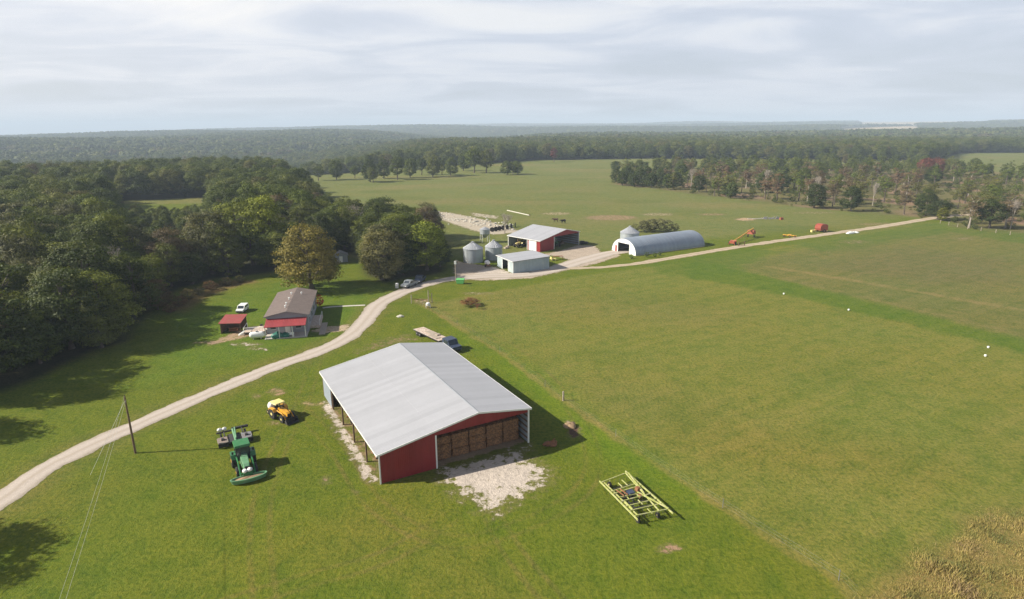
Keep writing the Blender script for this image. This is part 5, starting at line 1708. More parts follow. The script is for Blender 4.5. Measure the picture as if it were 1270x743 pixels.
# trees round the farmhouse
tree('broadleaf_tree', 'golden brown rounded tree standing alone behind the farmhouse', (387, 358), 17.0, 'edge', (0.185, 0.155, 0.034), None, 1.28, seed=0)
tree('broadleaf_tree', 'dull brownish green tree behind the lawn, between the golden tree and the bright green one', (474, 347), 14.0, 'edge', (0.150, 0.140, 0.052), None, 1.3, seed=1)
tree('broadleaf_tree', 'bright yellow-green tree at the right tip of the wood beside the road', (530, 335), 15.0, 'edge', (0.160, 0.195, 0.022), None, 1.18, seed=2)
tree('broadleaf_tree', 'tall yellow-green tree rising above the middle of the wood', (335, 326), 21.0, 'tall', (0.180, 0.205, 0.022), None, 1.1, seed=0)
tree('broadleaf_tree', 'dark green low tree overhanging the shaded bend of the gravel road', (500, 341), 9.0, 'edge', (0.040, 0.060, 0.012), None, 1.3, seed=0)
tree('broadleaf_tree', 'dark bushy tree at the right end of the wood, over the parked pickups', (546, 331), 8.5, 'edge', (0.044, 0.066, 0.012), None, 1.1, seed=1)
tree('broadleaf_tree', 'young olive green tree behind the gap right of the golden tree', (455, 316), 12.5, 'edge', (0.095, 0.112, 0.018), None, 1.0, seed=2)
tree('broadleaf_tree', 'dark tree close behind the golden tree', (398, 318), 14, 'edge', (0.050, 0.066, 0.014), None, 1.0, seed=1)
tree('broadleaf_tree', 'purplish brown tree at the far right corner of the wood above the rubble strip', (527, 293), 11, 'round', (0.085, 0.058, 0.038), None, .9, seed=3)
tree('broadleaf_tree', 'light green rounded tree beside the purplish one at the corner of the wood', (503, 297), 13.5, 'round', (0.075, 0.095, 0.014), None, 1.0, seed=1)
tree('broadleaf_tree', 'brown weathered tree among dark trees at the left of the wood edge', (196, 384), 8, 'edge', (0.115, 0.078, 0.035), None, 1.0, seed=2)
tree('broadleaf_tree', 'pale yellow-green young tree at the left of the wood edge', (183, 376), 9, 'edge', (0.100, 0.110, 0.022), None, .9, seed=0)
tree('redleaf_shrub', 'small bright red shrub against the right wall of the farmhouse', (397, 380), 3.0, 'shrub', (0.33, 0.022, 0.018), None, .75, seed=0, cat='shrub')
thk = G(812, 288)
tt_ = thing('thicket', 'dull grey-green thicket behind the arched metal building', 'shrub', (thk[0], thk[1], 0))
for q, (x, y, h) in enumerate(((-7.5, 1, 3.4), (-4.5, -.5, 4.6), (-1.2, 1, 5.4), (2.2, -.4, 5.6), (5.2, .8, 4.8), (8.0, 0, 3.5), (.5, 3, 5.0), (-3.5, 3, 4.4))):
    c_ = obj('crown', PROTO['shrub'][q % 2][0], None, tt_, (x, y, 0), q * 1.3)
    c_.scale = (h * 1.1, h * 1.1, h)
    c_.color = (0.130, 0.130, 0.062, 1)
tree('bare_tree', 'bare grey tree beside the rubble strip behind the red machine shed', (626, 290), 9.0, 'bare', (0.2, 0.17, 0.14), None, .85, seed=0)
tree('shade_tree', 'large tree left of the frame whose shadow falls on the lawn corner', None, 15, 'round', GREENS[2], None, 1.0, g=(-69.0, 50.5), seed=1)
for q, (px, py, h) in enumerate(((783, 321, 1.5), (802, 319, 1.7), (812, 319, 1.5), (818, 317, 1.3))):
    tree('weed_clump', 'leafy green weed clump at the foot of the arched building, %s from the left' % ORD[q], (px, py), h, 'shrub', (0.085, 0.125, 0.035), 'weed clumps by the arched building', 1.0, cat='weeds')
for q, (px, py, h) in enumerate(((222, 380, 2.6), (234, 372, 2.8), (247, 366, 2.4), (262, 360, 2.6), (280, 354, 2.3), (298, 350, 2.0), (212, 388, 2.0), (226, 379, 1.8))):
    tree('brush_clump', 'brown weedy brush clump along the foot of the wood, %s in the row' % ORD[q], (px, py), h, 'shrub', [(0.15, 0.088, 0.040), (0.135, 0.105, 0.040), (0.105, 0.10, 0.03)][q % 3], 'brush at the foot of the wood', 1.5, cat='brush')
bp0 = G(583, 379)
bpile = obj('brush_pile', BARE[1][0].copy(), None, None, (bp0[0], bp0[1], -.5), .3)
bpile.data.materials.clear()
bpile.data.materials.append(M['rust'])
bpile.scale = (5.5, 4.6, 2.4)
bl_ = obj('twig_mass', PROTO['shrub'][1][0], None, bpile, (0, 0, .32), .4)
bl_.scale = (1.0, .9, .62)
bl_.color = (0.21, 0.105, 0.045, 1)
tag(bpile, 'low rusty brown pile of cut branches in the field corner below the road', 'brush pile')
b2_ = obj('branch_heap', BARE[2][0].copy(), None, None, (bp0[0] + 1.8, bp0[1] - 3.2, -.4), 1.3)
b2_.data.materials.clear()
b2_.data.materials.append(M['rust'])
b2_.scale = (4.2, 3.0, 1.9)
tag(b2_, 'smaller heap of brown branches at the lower right end of the brush pile', 'brush pile')

gh = G(423, 324)
sd_ = thing('garden_shed', 'small grey gabled shed half hidden under trees right of the golden tree', 'shed', (gh[0], gh[1], 0), .3)
part('wall', MB().prism_xz([(-2, 0), (2, 0), (2, 2.2), (0, 3.1), (-2, 2.2)], -1.8, 1.8), 'house_wall', sd_)
part('roof', MB().slab([(-2.3, -2.1, 2.12), (0, -2.1, 3.2), (0, 2.1, 3.2), (-2.3, 2.1, 2.12)], .08).slab([(0, -2.1, 3.2), (2.3, -2.1, 2.12), (2.3, 2.1, 2.12), (0, 2.1, 3.2)], .08), 'grey_metal', sd_)
part('door', MB().box(-.5, .5, -1.84, -1.803, .02, 1.9), 'white', sd_)
# row of trees across the far meadow
row = [(395, 224, 12), (417.5, 223, 17), (440, 221, 11), (459, 225.5, 18), (463, 226.5, 12), (476, 221.5, 17), (493, 223, 19), (509, 220.5, 17), (523, 217, 16), (537, 219.5, 19), (548, 217, 14), (559, 218, 17), (588, 214.5, 24), (575, 212, 19), (603, 214.5, 22), (629, 217, 13), (636, 216, 12), (642, 216.5, 12)]
for q, (px, py, h) in enumerate(row):
    tree('meadow_tree', 'dark green tree in the row across the far meadow, %s from the left' % (ORD[q] if q < 16 else ('seventeenth' if q == 16 else 'eighteenth')), (px, py), h * 1.0, ('round', 'edge')[q % 2], GREENS[q % 5], 'row of trees across the meadow', .9 if q < 15 else 1.1)


def scatter(poly, spacing, holes=(), margin=0.0, ymax=1e9, ymin=-1e9, seed=0):
    rg = np.random.default_rng(seed)
    P = np.array(poly)
    x0, y0, x1, y1 = P[:, 0].min(), max(P[:, 1].min(), ymin), P[:, 0].max(), min(P[:, 1].max(), ymax)
    gx, gy = np.meshgrid(np.arange(x0, x1, spacing), np.arange(y0, y1, spacing * .87))
    gx = gx + (np.arange(gx.shape[0]) % 2)[:, None] * spacing / 2
    X = gx.ravel() + rg.uniform(-.38, .38, gx.size) * spacing
    Y = gy.ravel() + rg.uniform(-.38, .38, gx.size) * spacing
    s = poly_sdf(X, Y, poly)
    for h_ in holes:
        s = np.minimum(s, -poly_sdf(X, Y, h_))
    a = np.degrees(np.arctan2(X, Y))
    k = (s > margin) & (np.abs(a) < 52)
    return X[k], Y[k], s[k]


# the wood at left: nearest trees one by one, the rest as one mass
wx, wy, wsd = scatter(WOOD_LEFT, 8.8, (CLEARING, CLEARING2), 1.0, ymax=1200, seed=5)
ok = np.ones(len(wx), bool)
for (tx, ty_, th_) in trees:
    ok &= np.hypot(wx - tx, wy - ty_) > 4.2
wx, wy, wsd = wx[ok], wy[ok], wsd[ok]
in_front_of_clearing = np.zeros(len(wx), bool)
for k in np.linspace(1.03, 1.55, 14):
    in_front_of_clearing |= poly_sdf(wx * k, wy * k, CLEARING) > -3
wd = np.hypot(wx, wy)
az_ = np.degrees(np.arctan2(wx, wy))
score = wd + np.where(wsd < 6, -70, 0) + np.where(np.abs(az_) > 43, 400, 0)
order_ = np.argsort(score)
NEAR = 232
near_ids = order_[:NEAR]
rest_ids = order_[NEAR:]
shade_words = ['very dark green', 'deep green', 'mid green', 'blue-green', 'olive green']
for q in near_ids:
    x, y, s = wx[q], wy[q], wsd[q]
    az = az_[q]
    r_ = rng.uniform()
    ci = int(rng.integers(0, 5))
    col = np.array(GREENS[ci]) * rng.uniform(.8, 1.15)
    word = shade_words[ci]
    if r_ > .91:
        col, word = (0.130, 0.098, 0.056), 'brownish'
    elif r_ > .78:
        col, word = (0.135, 0.155, 0.022), 'yellowish green'
    elif r_ > .66:
        col, word = (0.118, 0.118, 0.052), 'greyish olive'
    where = 'front edge' if s < 7 else ('second rank' if s < 15 else 'depth')
    side = 'far left' if az < -33 else ('left' if az < -25 else ('behind the farmhouse' if az < -15 else 'near the bins'))
    h = rng.uniform(10.5, 19.5) if s > 6 else rng.uniform(8, 15)
    if in_front_of_clearing[q]:
        h = min(h, 7.5)
    if az > -18.5:
        h = min(h, 15.0)
    kind = 'edge' if s < 10 else ('round', 'round', 'tall', 'edge')[int(rng.integers(0, 4))]
    if s > 9 and rng.uniform() < .05:
        tree('dead_tree', 'leafless grey tree in the %s of the wood, %s' % (where, side), None, h, 'bare', (0.2, 0.2, 0.2), 'leafless trees in the %s of the wood, %s' % (where, side), .7, g=(x, y))
        continue
    tree('broadleaf_tree', '%s broadleaf tree in the %s of the wood, %s' % (word, where, side), None, h, kind, tuple(col), '%s trees in the %s of the wood, %s' % (word, where, side), rng.uniform(.8, 1.3), g=(x, y))

# the open belt of thin trees beyond the lane at right
bx_, by_, bs_ = scatter(BELT, 12.5, (MEADOW_R,), 0.5, seed=8)
keep = rng.uniform(size=len(bx_)) < np.where(bs_ < 25, .55, np.where(np.degrees(np.arctan2(bx_, by_)) > 33, .38, .48))
bx_, by_, bs_ = bx_[keep], by_[keep], bs_[keep]
bd_ = np.hypot(bx_, by_) - np.where(bs_ < 6, 60, 0)
bo = np.argsort(bd_)
NB = 190
words_b = [('thin green', (0.105, 0.135, 0.028)), ('thin olive', (0.130, 0.132, 0.040)), ('thin grey-brown', (0.140, 0.108, 0.062)), ('dark bushy', (0.050, 0.068, 0.018)), ('thin dull brown', (0.150, 0.100, 0.062))]
belt_rest = bo[NB:]
for q in bo[:NB]:
    x, y, s = bx_[q], by_[q], bs_[q]
    i = int(rng.choice(5, p=[.34, .26, .16, .10, .14]))
    word, col = words_b[i]
    az = math.degrees(math.atan2(x, y))
    if az < 14 and rng.uniform() < .7:
        i, (word, col) = 3, words_b[3]
    side = 'left end' if az < 16 else ('middle' if az < 30 else 'right end')
    rank = 'near edge' if s < 12 else 'inside'
    kind = ('edge' if rng.uniform() < .6 else 'round') if i == 3 else ('sparse', 'thin', 'sparse')[int(rng.integers(0, 3))]
    h = rng.uniform(9, 15) if i != 3 else rng.uniform(8, 13)
    tree('woodland_tree', '%s tree in the open belt beyond the lane, %s, %s' % (word, rank, side), None, h, kind, tuple(np.array(col) * rng.uniform(.85, 1.15)), '%s trees of the belt, %s, %s' % (word, rank, side), rng.uniform(.95, 1.35), g=(x, y), pale=i in (2, 4) and rng.uniform() < .45)
for q, (px, py, h) in enumerate(((857, 234, 15), (948, 240, 16), (1010, 249, 15), (1082, 255, 13), (1253, 284, 13))):
    tree('dead_tree', 'pale leafless tree trunk in the tree belt, %s from the left' % ORD[q], (px, py), h, 'bare', (0.3, 0.27, 0.22), 'pale dead trees in the belt', .55, pale=False)
for q, (px, py, h) in enumerate(((1146, 222, 17), (1160, 220, 15))):
    tree('redleaf_tree', 'reddish brown tree at the back of the tree belt, %s one' % ('left and taller' if q == 0 else 'right and smaller'), (px, py), h, 'round', (0.16, 0.060, 0.048), 'reddish trees of the belt', 1.1, seed=q)
tree('redleaf_tree', 'small dark red tree at the far forest edge above the meadow', (687, 201), 17, 'tall', (0.12, 0.040, 0.035), None, 1.0, seed=1)
tree('broadleaf_tree', 'yellow-green bush where the lane enters the tree belt', (1168, 274), 6, 'edge', (0.14, 0.145, 0.02), None, 1.1, seed=1)
tree('broadleaf_tree', 'dark round tree at the front of the belt right of the baler', (1055, 262), 13, 'edge', (0.040, 0.058, 0.014), None, .95, seed=2)
tree('broadleaf_tree', 'leafy dark oak at the right edge behind the field corner', (1227, 283), 12, 'round', (0.045, 0.062, 0.016), None, 1.2, seed=2)


# ------------------------------------------------------------------ forest masses (one object each; instances of the crowns above)
def clump_mesh(seed, ntree, rad, nclump, ncard, size):
    """a patch of continuous canopy, about 2*rad wide and one unit tall per tree height"""
    rg = np.random.default_rng(seed)
    Vs, Ts = [], []
    for q in range(ntree):
        a, r0 = rg.uniform(0, 6.28), rad * math.sqrt(rg.uniform())
        hh = rg.uniform(.75, 1.1)
        w = rg.uniform(.30, .42)
        d = rg.normal(size=(nclump, 3))
        d /= np.linalg.norm(d, axis=1)[:, None]
        d[:, 2] = np.abs(d[:, 2]) * np.where(rg.uniform(size=nclump) < .25, -.6, 1)
        c = d * np.array([w, w, .42]) * rg.uniform(.75, 1, (nclump, 1)) + np.array([r0 * math.cos(a), r0 * math.sin(a), hh - .42])
        ci = np.repeat(np.arange(nclump), ncard)
        n = len(ci)
        qv = rg.normal(size=(n, 3))
        qv /= np.linalg.norm(qv, axis=1)[:, None]
        cen = c[ci] + qv * np.array([.14, .14, .10])
        tt = np.clip(rg.uniform(0, .6) + rg.uniform(0, .4, n), 0, 1)
        V, T = cards(cen, qv + d[ci] * .8 + np.array([0, 0, .3]), size * rg.uniform(.7, 1.3, n), tt, rg)
        Vs.append(V)
        Ts.append(T)
    return mesh_cards('canopy_patch', np.concatenate(Vs), np.concatenate(Ts), LEAF_FAR)


def forest_object(name, label, X, Y, hs, wide, protos, kind_ids, seed):
    """points + geometry nodes instancing crown meshes"""
    rg = np.random.default_rng(seed)
    n = len(X)
    me = bpy.data.meshes.new(name)
    me.vertices.add(n)
    me.vertices.foreach_set('co', np.stack([X, Y, terrain(X, Y)], 1).ravel().astype(np.float32))
    for nm, ty__, dat in (('pick', 'INT', kind_ids.astype(np.int32)), ('spin', 'FLOAT', rg.uniform(0, 6.28, n).astype(np.float32)), ('tall', 'FLOAT', hs.astype(np.float32)), ('wide', 'FLOAT', wide.astype(np.float32))):
        at = me.attributes.new(nm, ty__, 'POINT')
        at.data.foreach_set('value', dat)
    o = obj(name, me, LEAF_FAR)
    ng = bpy.data.node_groups.new(name + '_scatter', 'GeometryNodeTree')
    ng.interface.new_socket('Geometry', in_out='INPUT', socket_type='NodeSocketGeometry')
    ng.interface.new_socket('Geometry', in_out='OUTPUT', socket_type='NodeSocketGeometry')
    N = ng.nodes.new
    gi, go = N('NodeGroupInput'), N('NodeGroupOutput')
    g2i = N('GeometryNodeGeometryToInstance')
    for pr in reversed(protos):
        oi = N('GeometryNodeObjectInfo')
        oi.inputs['Object'].default_value = pr
        oi.transform_space = 'ORIGINAL'
        sm = N('GeometryNodeSetMaterial')
        sm.inputs['Material'].default_value = LEAF_FAR
        ng.links.new(oi.outputs['Geometry'], sm.inputs['Geometry'])
        ng.links.new(sm.outputs[0], g2i.inputs[0])

    def attr(nm, t):
        a = N('GeometryNodeInputNamedAttribute')
        a.data_type = t
        a.inputs['Name'].default_value = nm
        return a.outputs[0]
    iop = N('GeometryNodeInstanceOnPoints')
    iop.inputs['Pick Instance'].default_value = True
    ng.links.new(gi.outputs[0], iop.inputs['Points'])
    ng.links.new(g2i.outputs[0], iop.inputs['Instance'])
    ng.links.new(attr('pick', 'INT'), iop.inputs['Instance Index'])
    cx = N('ShaderNodeCombineXYZ')
    ng.links.new(attr('spin', 'FLOAT'), cx.inputs[2])
    ng.links.new(cx.outputs[0], iop.inputs['Rotation'])
    cs = N('ShaderNodeCombineXYZ')
    w_ = attr('wide', 'FLOAT')
    ng.links.new(w_, cs.inputs[0])
    ng.links.new(w_, cs.inputs[1])
    ng.links.new(attr('tall', 'FLOAT'), cs.inputs[2])
    ng.links.new(cs.outputs[0], iop.inputs['Scale'])
    ng.links.new(iop.outputs[0], go.inputs[0])
    md = o.modifiers.new('scatter', 'NODES')
    md.node_group = ng
    return tag(o, label, 'forest', None, 'stuff')


crown_of = {}
for t in list(SC.objects):
    if t.parent is not None and t.name.split('.')[0] == 'crown':
        crown_of.setdefault(t.data.name, t)
full = [crown_of[c.name] for kd in ('round', 'edge', 'tall') for c, _ in PROTO[kd] if c.name in crown_of]
thin = [crown_of[c.name] for kd in ('sparse', 'thin', 'edge') for c, _ in PROTO[kd] if c.name in crown_of]

rg = np.random.default_rng(77)
n = len(rest_ids)
hs_ = rg.uniform(10, 20, n)
hs_[in_front_of_clearing[rest_ids]] = 8
forest_object('forest', 'dark mixed wood stretching away on the left behind the nearest trees', wx[rest_ids], wy[rest_ids], hs_, hs_ * rg.uniform(.95, 1.2, n), full, rg.integers(0, len(full), n), 1)
if len(belt_rest):
    n = len(belt_rest)
    hs_ = rg.uniform(9, 14, n)
    forest_object('open_woodland', 'thin scrubby trees at the back of the tree belt at right', bx_[belt_rest], by_[belt_rest], hs_, hs_ * rg.uniform(.9, 1.2, n), thin, rg.integers(0, len(thin), n), 2)
for q, (px, py, h) in enumerate(((764, 226, 12), (772, 230, 11), (778, 226, 13), (786, 232, 9), (793, 229, 13), (801, 226, 13), (808, 233, 11), (818, 231, 12), (828, 235, 11), (838, 233, 12), (900, 244, 9), (906, 246, 10))):
    tree('woodland_tree', 'small dark tree at the near left end of the tree belt, %s from the left' % ORD[q], (px, py), h, 'edge', tuple(np.array((0.058, 0.080, 0.018)) * (0.85 + .3 * (q % 3) / 2)), 'dark trees at the left end of the belt', .95)
# undergrowth of the belt
ux, uy, us = scatter(BELT, 5.5, (MEADOW_R,), -1, seed=18)
k = rg.uniform(size=len(ux)) < .32
ux, uy = ux[k], uy[k]
n = len(ux)
shr = [crown_of[c.name] for c, _ in PROTO['shrub'] if c.name in crown_of]
hs_ = rg.uniform(.8, 3.2, n)
uo = forest_object('undergrowth', 'low scrub and saplings between the thin trees of the belt', ux, uy, hs_, hs_ * rg.uniform(1, 1.7, n), shr, rg.integers(0, len(shr), n), 3)
uo['category'] = 'undergrowth'

# middle distance: single crowns to 1.5 km
Xs, Ys, Ss = scatter(FOREST_BACK, 9.8, (CLEARING2, MEADOW_R), 0.5, ymax=1500, seed=21)
k = (poly_sdf(Xs, Ys, WOOD_LEFT) < 0) & (poly_sdf(Xs, Ys, BELT) < 0) & (np.hypot(Xs, Ys) < 1500)
Xs, Ys = Xs[k], Ys[k]
n = len(Xs)
hs_ = rg.uniform(10, 21, n) + lumps(Xs, Ys, 160) * 2.5
forest_object('middle_forest', 'broad belt of dark forest beyond the meadows', Xs, Ys, hs_, hs_ * rg.uniform(.95, 1.25, n), full, rg.integers(0, len(full), n), 4)
print('middle trees', n, 'near', len(near_ids), 'rest', len(rest_ids), 'belt', len(bo))


def far_points(d0, d1, sp, seed):
    r = np.random.default_rng(seed)
    nn = int((math.radians(104) / 2) * (d1 ** 2 - d0 ** 2) / sp ** 2)
    d = np.sqrt(r.uniform(d0 ** 2, d1 ** 2, nn))
    a = np.radians(r.uniform(-52, 52, nn))
    return d * np.sin(a), d * np.cos(a)


patches = []
PM = [clump_mesh(s, 9, 1.05, 14, 9, .10) for s in (1, 2, 3)]
# the three sample patches stand in the forest themselves, at its near edge
Xp, Yp = far_points(1480, 4200, 34, 31)
X2, Y2 = far_points(4200, 9500, 62, 32)
FARF = GP([(1055, 157.2), (1225, 156.8), (1230, 161.5), (1065, 162.5)])
FARF2 = GP([(1035, 164), (1135, 162.4), (1165, 166.5), (1055, 168.6)])
Xp, Yp = np.concatenate([Xp, X2]), np.concatenate([Yp, Y2])
k = np.maximum(poly_sdf(Xp, Yp, FARF), poly_sdf(Xp, Yp, FARF2)) < 0
k &= lumps(Xp, Yp, 900) * 0.6 + lumps(Xp, Yp, 400) * .4 < 0.85
Xp, Yp = Xp[k], Yp[k]
dp_ = np.hypot(Xp, Yp)
n = len(Xp)
src = []
for q, pm in enumerate(PM):
    x, y = (-260 + q * 300), 1490.0
    so_ = obj('forest_patch', pm, None, None, (x, y, float(terrain(x, y))))
    so_.scale = (17, 17, 17)
    tag(so_, 'patch of distant forest canopy, %s of three along the far wood' % ['left', 'middle', 'right'][q], 'forest', 'patches of far forest', 'stuff')
    src.append(so_)
hs_ = rg.uniform(14, 20, n)
forest_object('far_forest', 'endless hazy forest rolling to the horizon', Xp, Yp, hs_, np.where(dp_ < 4200, 20, 36) * rg.uniform(.85, 1.2, n), src, rg.integers(0, 3, n), 5)
print('far patches', n)

# far farm buildings among the tan fields
for q, (px, py) in enumerate(((1088, 160.5), (1106, 160), (1123, 160), (1141, 160.3), (1160, 159.5))):
    g_ = G(px, py)
    hz = float(terrain(*g_))
    w_ = 16 + 5 * (q % 2)
    fb = thing('farm_building', 'tiny pale farm building on the distant tan fields, %s from the left' % ORD[q], 'building', (g_[0], g_[1], hz), .3 * q, 'distant farm buildings')
    part('wall', MB().box(-w_, w_, -7, 7, -1, 5), 'white_wall', fb)
    part('roof', MB().prism_yz([(-8, 5), (8, 5), (0, 9)], -w_ - .5, w_ + .5), 'roof_metal', fb)


# ------------------------------------------------------------------ tall grass in the near corner
def tall_grass():
    rg = np.random.default_rng(9)
    poly = GP([(1062, 775), (1085, 738), (1112, 712), (1160, 677), (1215, 646), (1300, 612), (1420, 600), (1420, 800)])
    P = np.array(poly)
    n = 110000
    X = rg.uniform(P[:, 0].min(), P[:, 0].max(), n)
    Y = rg.uniform(P[:, 1].min(), P[:, 1].max(), n)
    s = poly_sdf(X, Y, poly) + lumps(X, Y, 7) * 1.1 + rg.normal(0, .5, n)
    k = s > 0
    X, Y, s = X[k], Y[k], s[k]
    n = len(X)
    dens = np.clip(lumps(X, Y, 9) * .5 + lumps(X + 30, Y, 3.5) * .5 + .55, .15, 1.3)
    h = rg.uniform(.3, .85, n) * dens * np.clip(s / 2.5 + .25, .25, 1)
    a = rg.uniform(0, 6.28, n)
    w = rg.uniform(.010, .026, n)
    lean = rg.normal(0, .25, (n, 2)) * h[:, None]
    dx, dy = np.cos(a) * w, np.sin(a) * w
    z0 = np.zeros(n)
    V = np.stack([np.stack([X - dx, Y - dy, z0], 1), np.stack([X + dx, Y + dy, z0], 1), np.stack([X + dx * .6 + lean[:, 0] * .5, Y + dy * .6 + lean[:, 1] * .5, h * .6], 1), np.stack([X + lean[:, 0], Y + lean[:, 1], h], 1)], 1).reshape(-1, 3)
    patch = np.clip(lumps(X, Y, 5) * .5 + lumps(X + 9, Y, 2.1) * .2 + .48 + rg.normal(0, .2, n), 0, 1)
    m, nt, p = new_mat('dry_tall_grass')
    at = nd(nt, 'ShaderNodeAttribute', attribute_name='tint')
    rp = nd(nt, 'ShaderNodeValToRGB')
    e = rp.color_ramp.elements
    e[0].position, e[0].color = 0, (0.135, 0.150, 0.038, 1)
    e[1].position, e[1].color = 1, (0.27, 0.19, 0.09, 1)
    x = e.new(.35); x.color = (0.255, 0.215, 0.058, 1)
    x = e.new(.7); x.color = (0.38, 0.29, 0.085, 1)
    lk(nt, at.outputs['Fac'], rp.inputs[0])
    lk(nt, rp.outputs[0], p.inputs['Base Color'])
    p.inputs['Roughness'].default_value = .8
    me = mesh_cards('tall_grass', V, np.repeat(patch, 4), m)
    o = obj('tall_grass', me)
    tag(o, 'golden rank grass covering the bottom right corner', 'grass', None, 'stuff')


tall_grass()

# ------------------------------------------------------------------ haze
hz_ = obj('haze', MB().box(-12500, 12500, -400, 13500, -190, 185).mesh('haze'))
hm = bpy.data.materials.new('haze_air')
hm.use_nodes = True
nt = hm.node_tree
nt.nodes.clear()
out = nt.nodes.new('ShaderNodeOutputMaterial')
pv = nt.nodes.new('ShaderNodeVolumePrincipled')
pv.inputs['Color'].default_value = (0.70, 0.84, 1.0, 1)
pv.inputs['Density'].default_value = 0.00019
pv.inputs['Anisotropy'].default_value = 0.0
nt.links.new(pv.outputs[0], out.inputs['Volume'])
hz_.data.materials.append(hm)
hz_['kind'] = 'stuff'
hz_['label'] = 'pale blue summer haze over the land'
hz_['category'] = 'haze'

# ------------------------------------------------------------------ sky and sun
SUN_EL = R(34)
SUN_TO = np.array([-math.cos(R(6)), -math.sin(R(6))])       # horizontal direction towards the sun
w = bpy.data.worlds.new('World')
SC.world = w
w.use_nodes = True
nt = w.node_tree
nt.nodes.clear()
out = nt.nodes.new('ShaderNodeOutputWorld')
sky = nt.nodes.new('ShaderNodeTexSky')
sky.sky_type = 'NISHITA'
sky.sun_disc = False
sky.sun_elevation = SUN_EL
sky.sun_rotation = math.atan2(SUN_TO[0], SUN_TO[1])
sky.altitude = 300
sky.air_density = 1.0
sky.dust_density = 2.2
sky.ozone_density = 2.0
bg = nt.nodes.new('ShaderNodeBackground')
bg.inputs[1].default_value = 0.05
lk(nt, sky.outputs[0], bg.inputs[0])
tc = nt.nodes.new('ShaderNodeTexCoord')
sx = nt.nodes.new('ShaderNodeSeparateXYZ')
lk(nt, tc.outputs['Generated'], sx.inputs[0])
zz = mth(nt, 'MAXIMUM', sx.outputs[2], 0.0)
den = mth(nt, 'ADD', zz, 0.10)
cx = nt.nodes.new('ShaderNodeCombineXYZ')
lk(nt, mth(nt, 'DIVIDE', sx.outputs[0], den), cx.inputs[0])
lk(nt, mth(nt, 'DIVIDE', sx.outputs[1], den), cx.inputs[1])
pv_ = scaled(nt, cx.outputs[0], (0.55, 0.85, 1), R(10))
wr = nt.nodes.new('ShaderNodeTexNoise')
wr.inputs['Scale'].default_value = 1.25
wr.inputs['Detail'].default_value = 8
wr.inputs['Roughness'].default_value = 0.55
wr.inputs['Distortion'].default_value = 0.6
lk(nt, pv_, wr.inputs['Vector'])
n2 = noise(nt, scaled(nt, cx.outputs[0], (0.30, 0.45, 1), R(-8)), 0.8, 3, .5)
cov = mth(nt, 'ADD', mth(nt, 'MULTIPLY', wr.outputs['Fac'], 0.6), mth(nt, 'MULTIPLY', n2, 0.45))
veil = mapr(nt, cov, 0.40, 0.55, 0.72, 0.97)
veil = mth(nt, 'MULTIPLY', veil, mapr(nt, zz, 0.25, 0.55, 1.0, 0.12))
bright = mapr(nt, cov, 0.49, 0.62, 0.0, 1.0)
cloud = mixc(nt, bright, (0.565, 0.605, 0.69, 1), (0.71, 0.72, 0.74, 1))
low = mapr(nt, zz, 0.0, 0.13, 1.0, 0.0)
cloud = mixc(nt, mth(nt, 'MULTIPLY', low, 0.85), cloud, (0.565, 0.585, 0.645, 1))
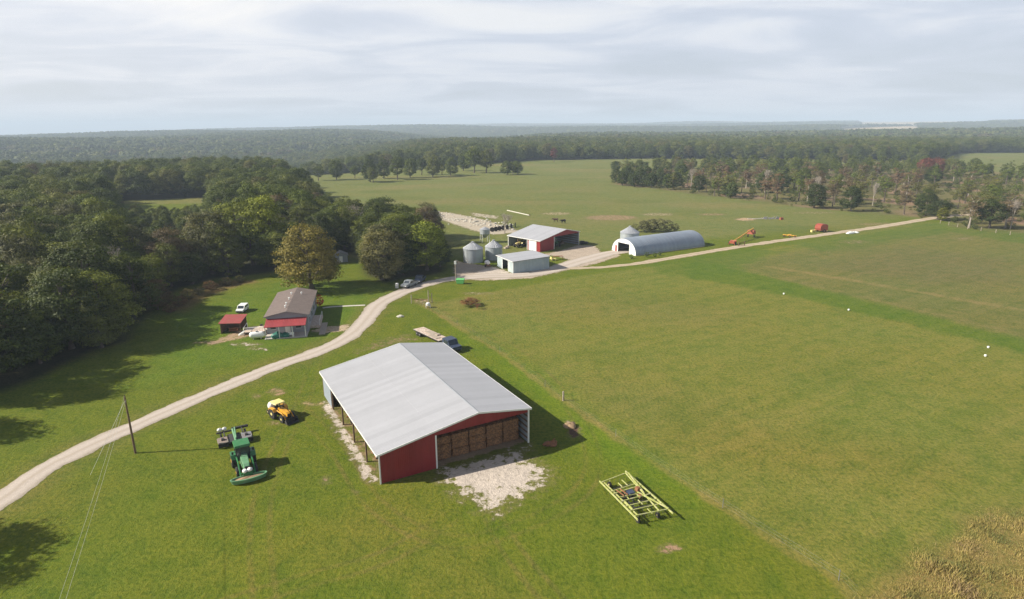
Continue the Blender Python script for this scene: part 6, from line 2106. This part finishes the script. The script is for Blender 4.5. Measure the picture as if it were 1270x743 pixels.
# thin cloud is brighter towards the sun
dt = nt.nodes.new('ShaderNodeVectorMath')
dt.operation = 'DOT_PRODUCT'
lk(nt, tc.outputs['Generated'], dt.inputs[0])
dt.inputs[1].default_value = (SUN_TO[0] * math.cos(SUN_EL), SUN_TO[1] * math.cos(SUN_EL), math.sin(SUN_EL))
glow = mapr(nt, dt.outputs['Value'], 0.05, 0.72, 0.0, 1.0)
cloud = mixc(nt, glow, cloud, mixc(nt, 1, cloud, (1.34, 1.26, 1.16, 1), 'MULTIPLY'))
b2 = nt.nodes.new('ShaderNodeBackground')
lk(nt, cloud, b2.inputs[0])
b2.inputs[1].default_value = 0.74
mx = nt.nodes.new('ShaderNodeMixShader')
lk(nt, veil, mx.inputs[0])
lk(nt, bg.outputs[0], mx.inputs[1])
lk(nt, b2.outputs[0], mx.inputs[2])
lk(nt, mx.outputs[0], out.inputs['Surface'])

sun = bpy.data.lights.new('sun', 'SUN')
sun.energy = 5.0
sun.angle = R(0.6)
sun.color = (1.0, 0.94, 0.82)
so = bpy.data.objects.new('sun', sun)
COL.objects.link(so)
sd = Vector((SUN_TO[0] * math.cos(SUN_EL), SUN_TO[1] * math.cos(SUN_EL), math.sin(SUN_EL)))
so.rotation_euler = sd.to_track_quat('Z', 'Y').to_euler()
so.location = (-200, 0, 250)

# ------------------------------------------------------------------ camera
cam = bpy.data.cameras.new('camera')
cam.sensor_fit = 'HORIZONTAL'
cam.sensor_width = 36.0
cam.lens = 36.0 * F_PX / 1270.0
cam.clip_start = 0.5
cam.clip_end = 30000
co = bpy.data.objects.new('camera', cam)
COL.objects.link(co)
fwd = Vector((0, math.cos(PITCH), -math.sin(PITCH)))
up0 = Vector((0, math.sin(PITCH), math.cos(PITCH)))
rt0 = Vector((1, 0, 0))
rt = rt0 * math.cos(ROLL) + up0 * math.sin(ROLL)
up_ = up0 * math.cos(ROLL) - rt0 * math.sin(ROLL)
mtx = Matrix((rt, up_, -fwd)).transposed().to_4x4()
mtx.translation = Vector((0, 0, CAM_H))
co.matrix_world = mtx
SC.camera = co

SC.render.engine = 'CYCLES'
SC.cycles.use_denoising = True
try:
    SC.cycles.denoiser = 'OPENIMAGEDENOISE'
    SC.cycles.denoising_prefilter = 'NONE'
    SC.cycles.denoising_quality = 'HIGH'
except Exception:
    pass
SC.cycles.max_bounces = 5
SC.cycles.diffuse_bounces = 2
SC.cycles.glossy_bounces = 2
SC.cycles.transmission_bounces = 3
SC.cycles.volume_bounces = 0
SC.cycles.use_adaptive_sampling = True
SC.cycles.adaptive_threshold = 0.012
SC.view_settings.view_transform = 'Standard'
SC.view_settings.look = 'None'
SC.view_settings.gamma = 1.0
SC.view_settings.use_curve_mapping = False
SC.view_settings.exposure = 0.78
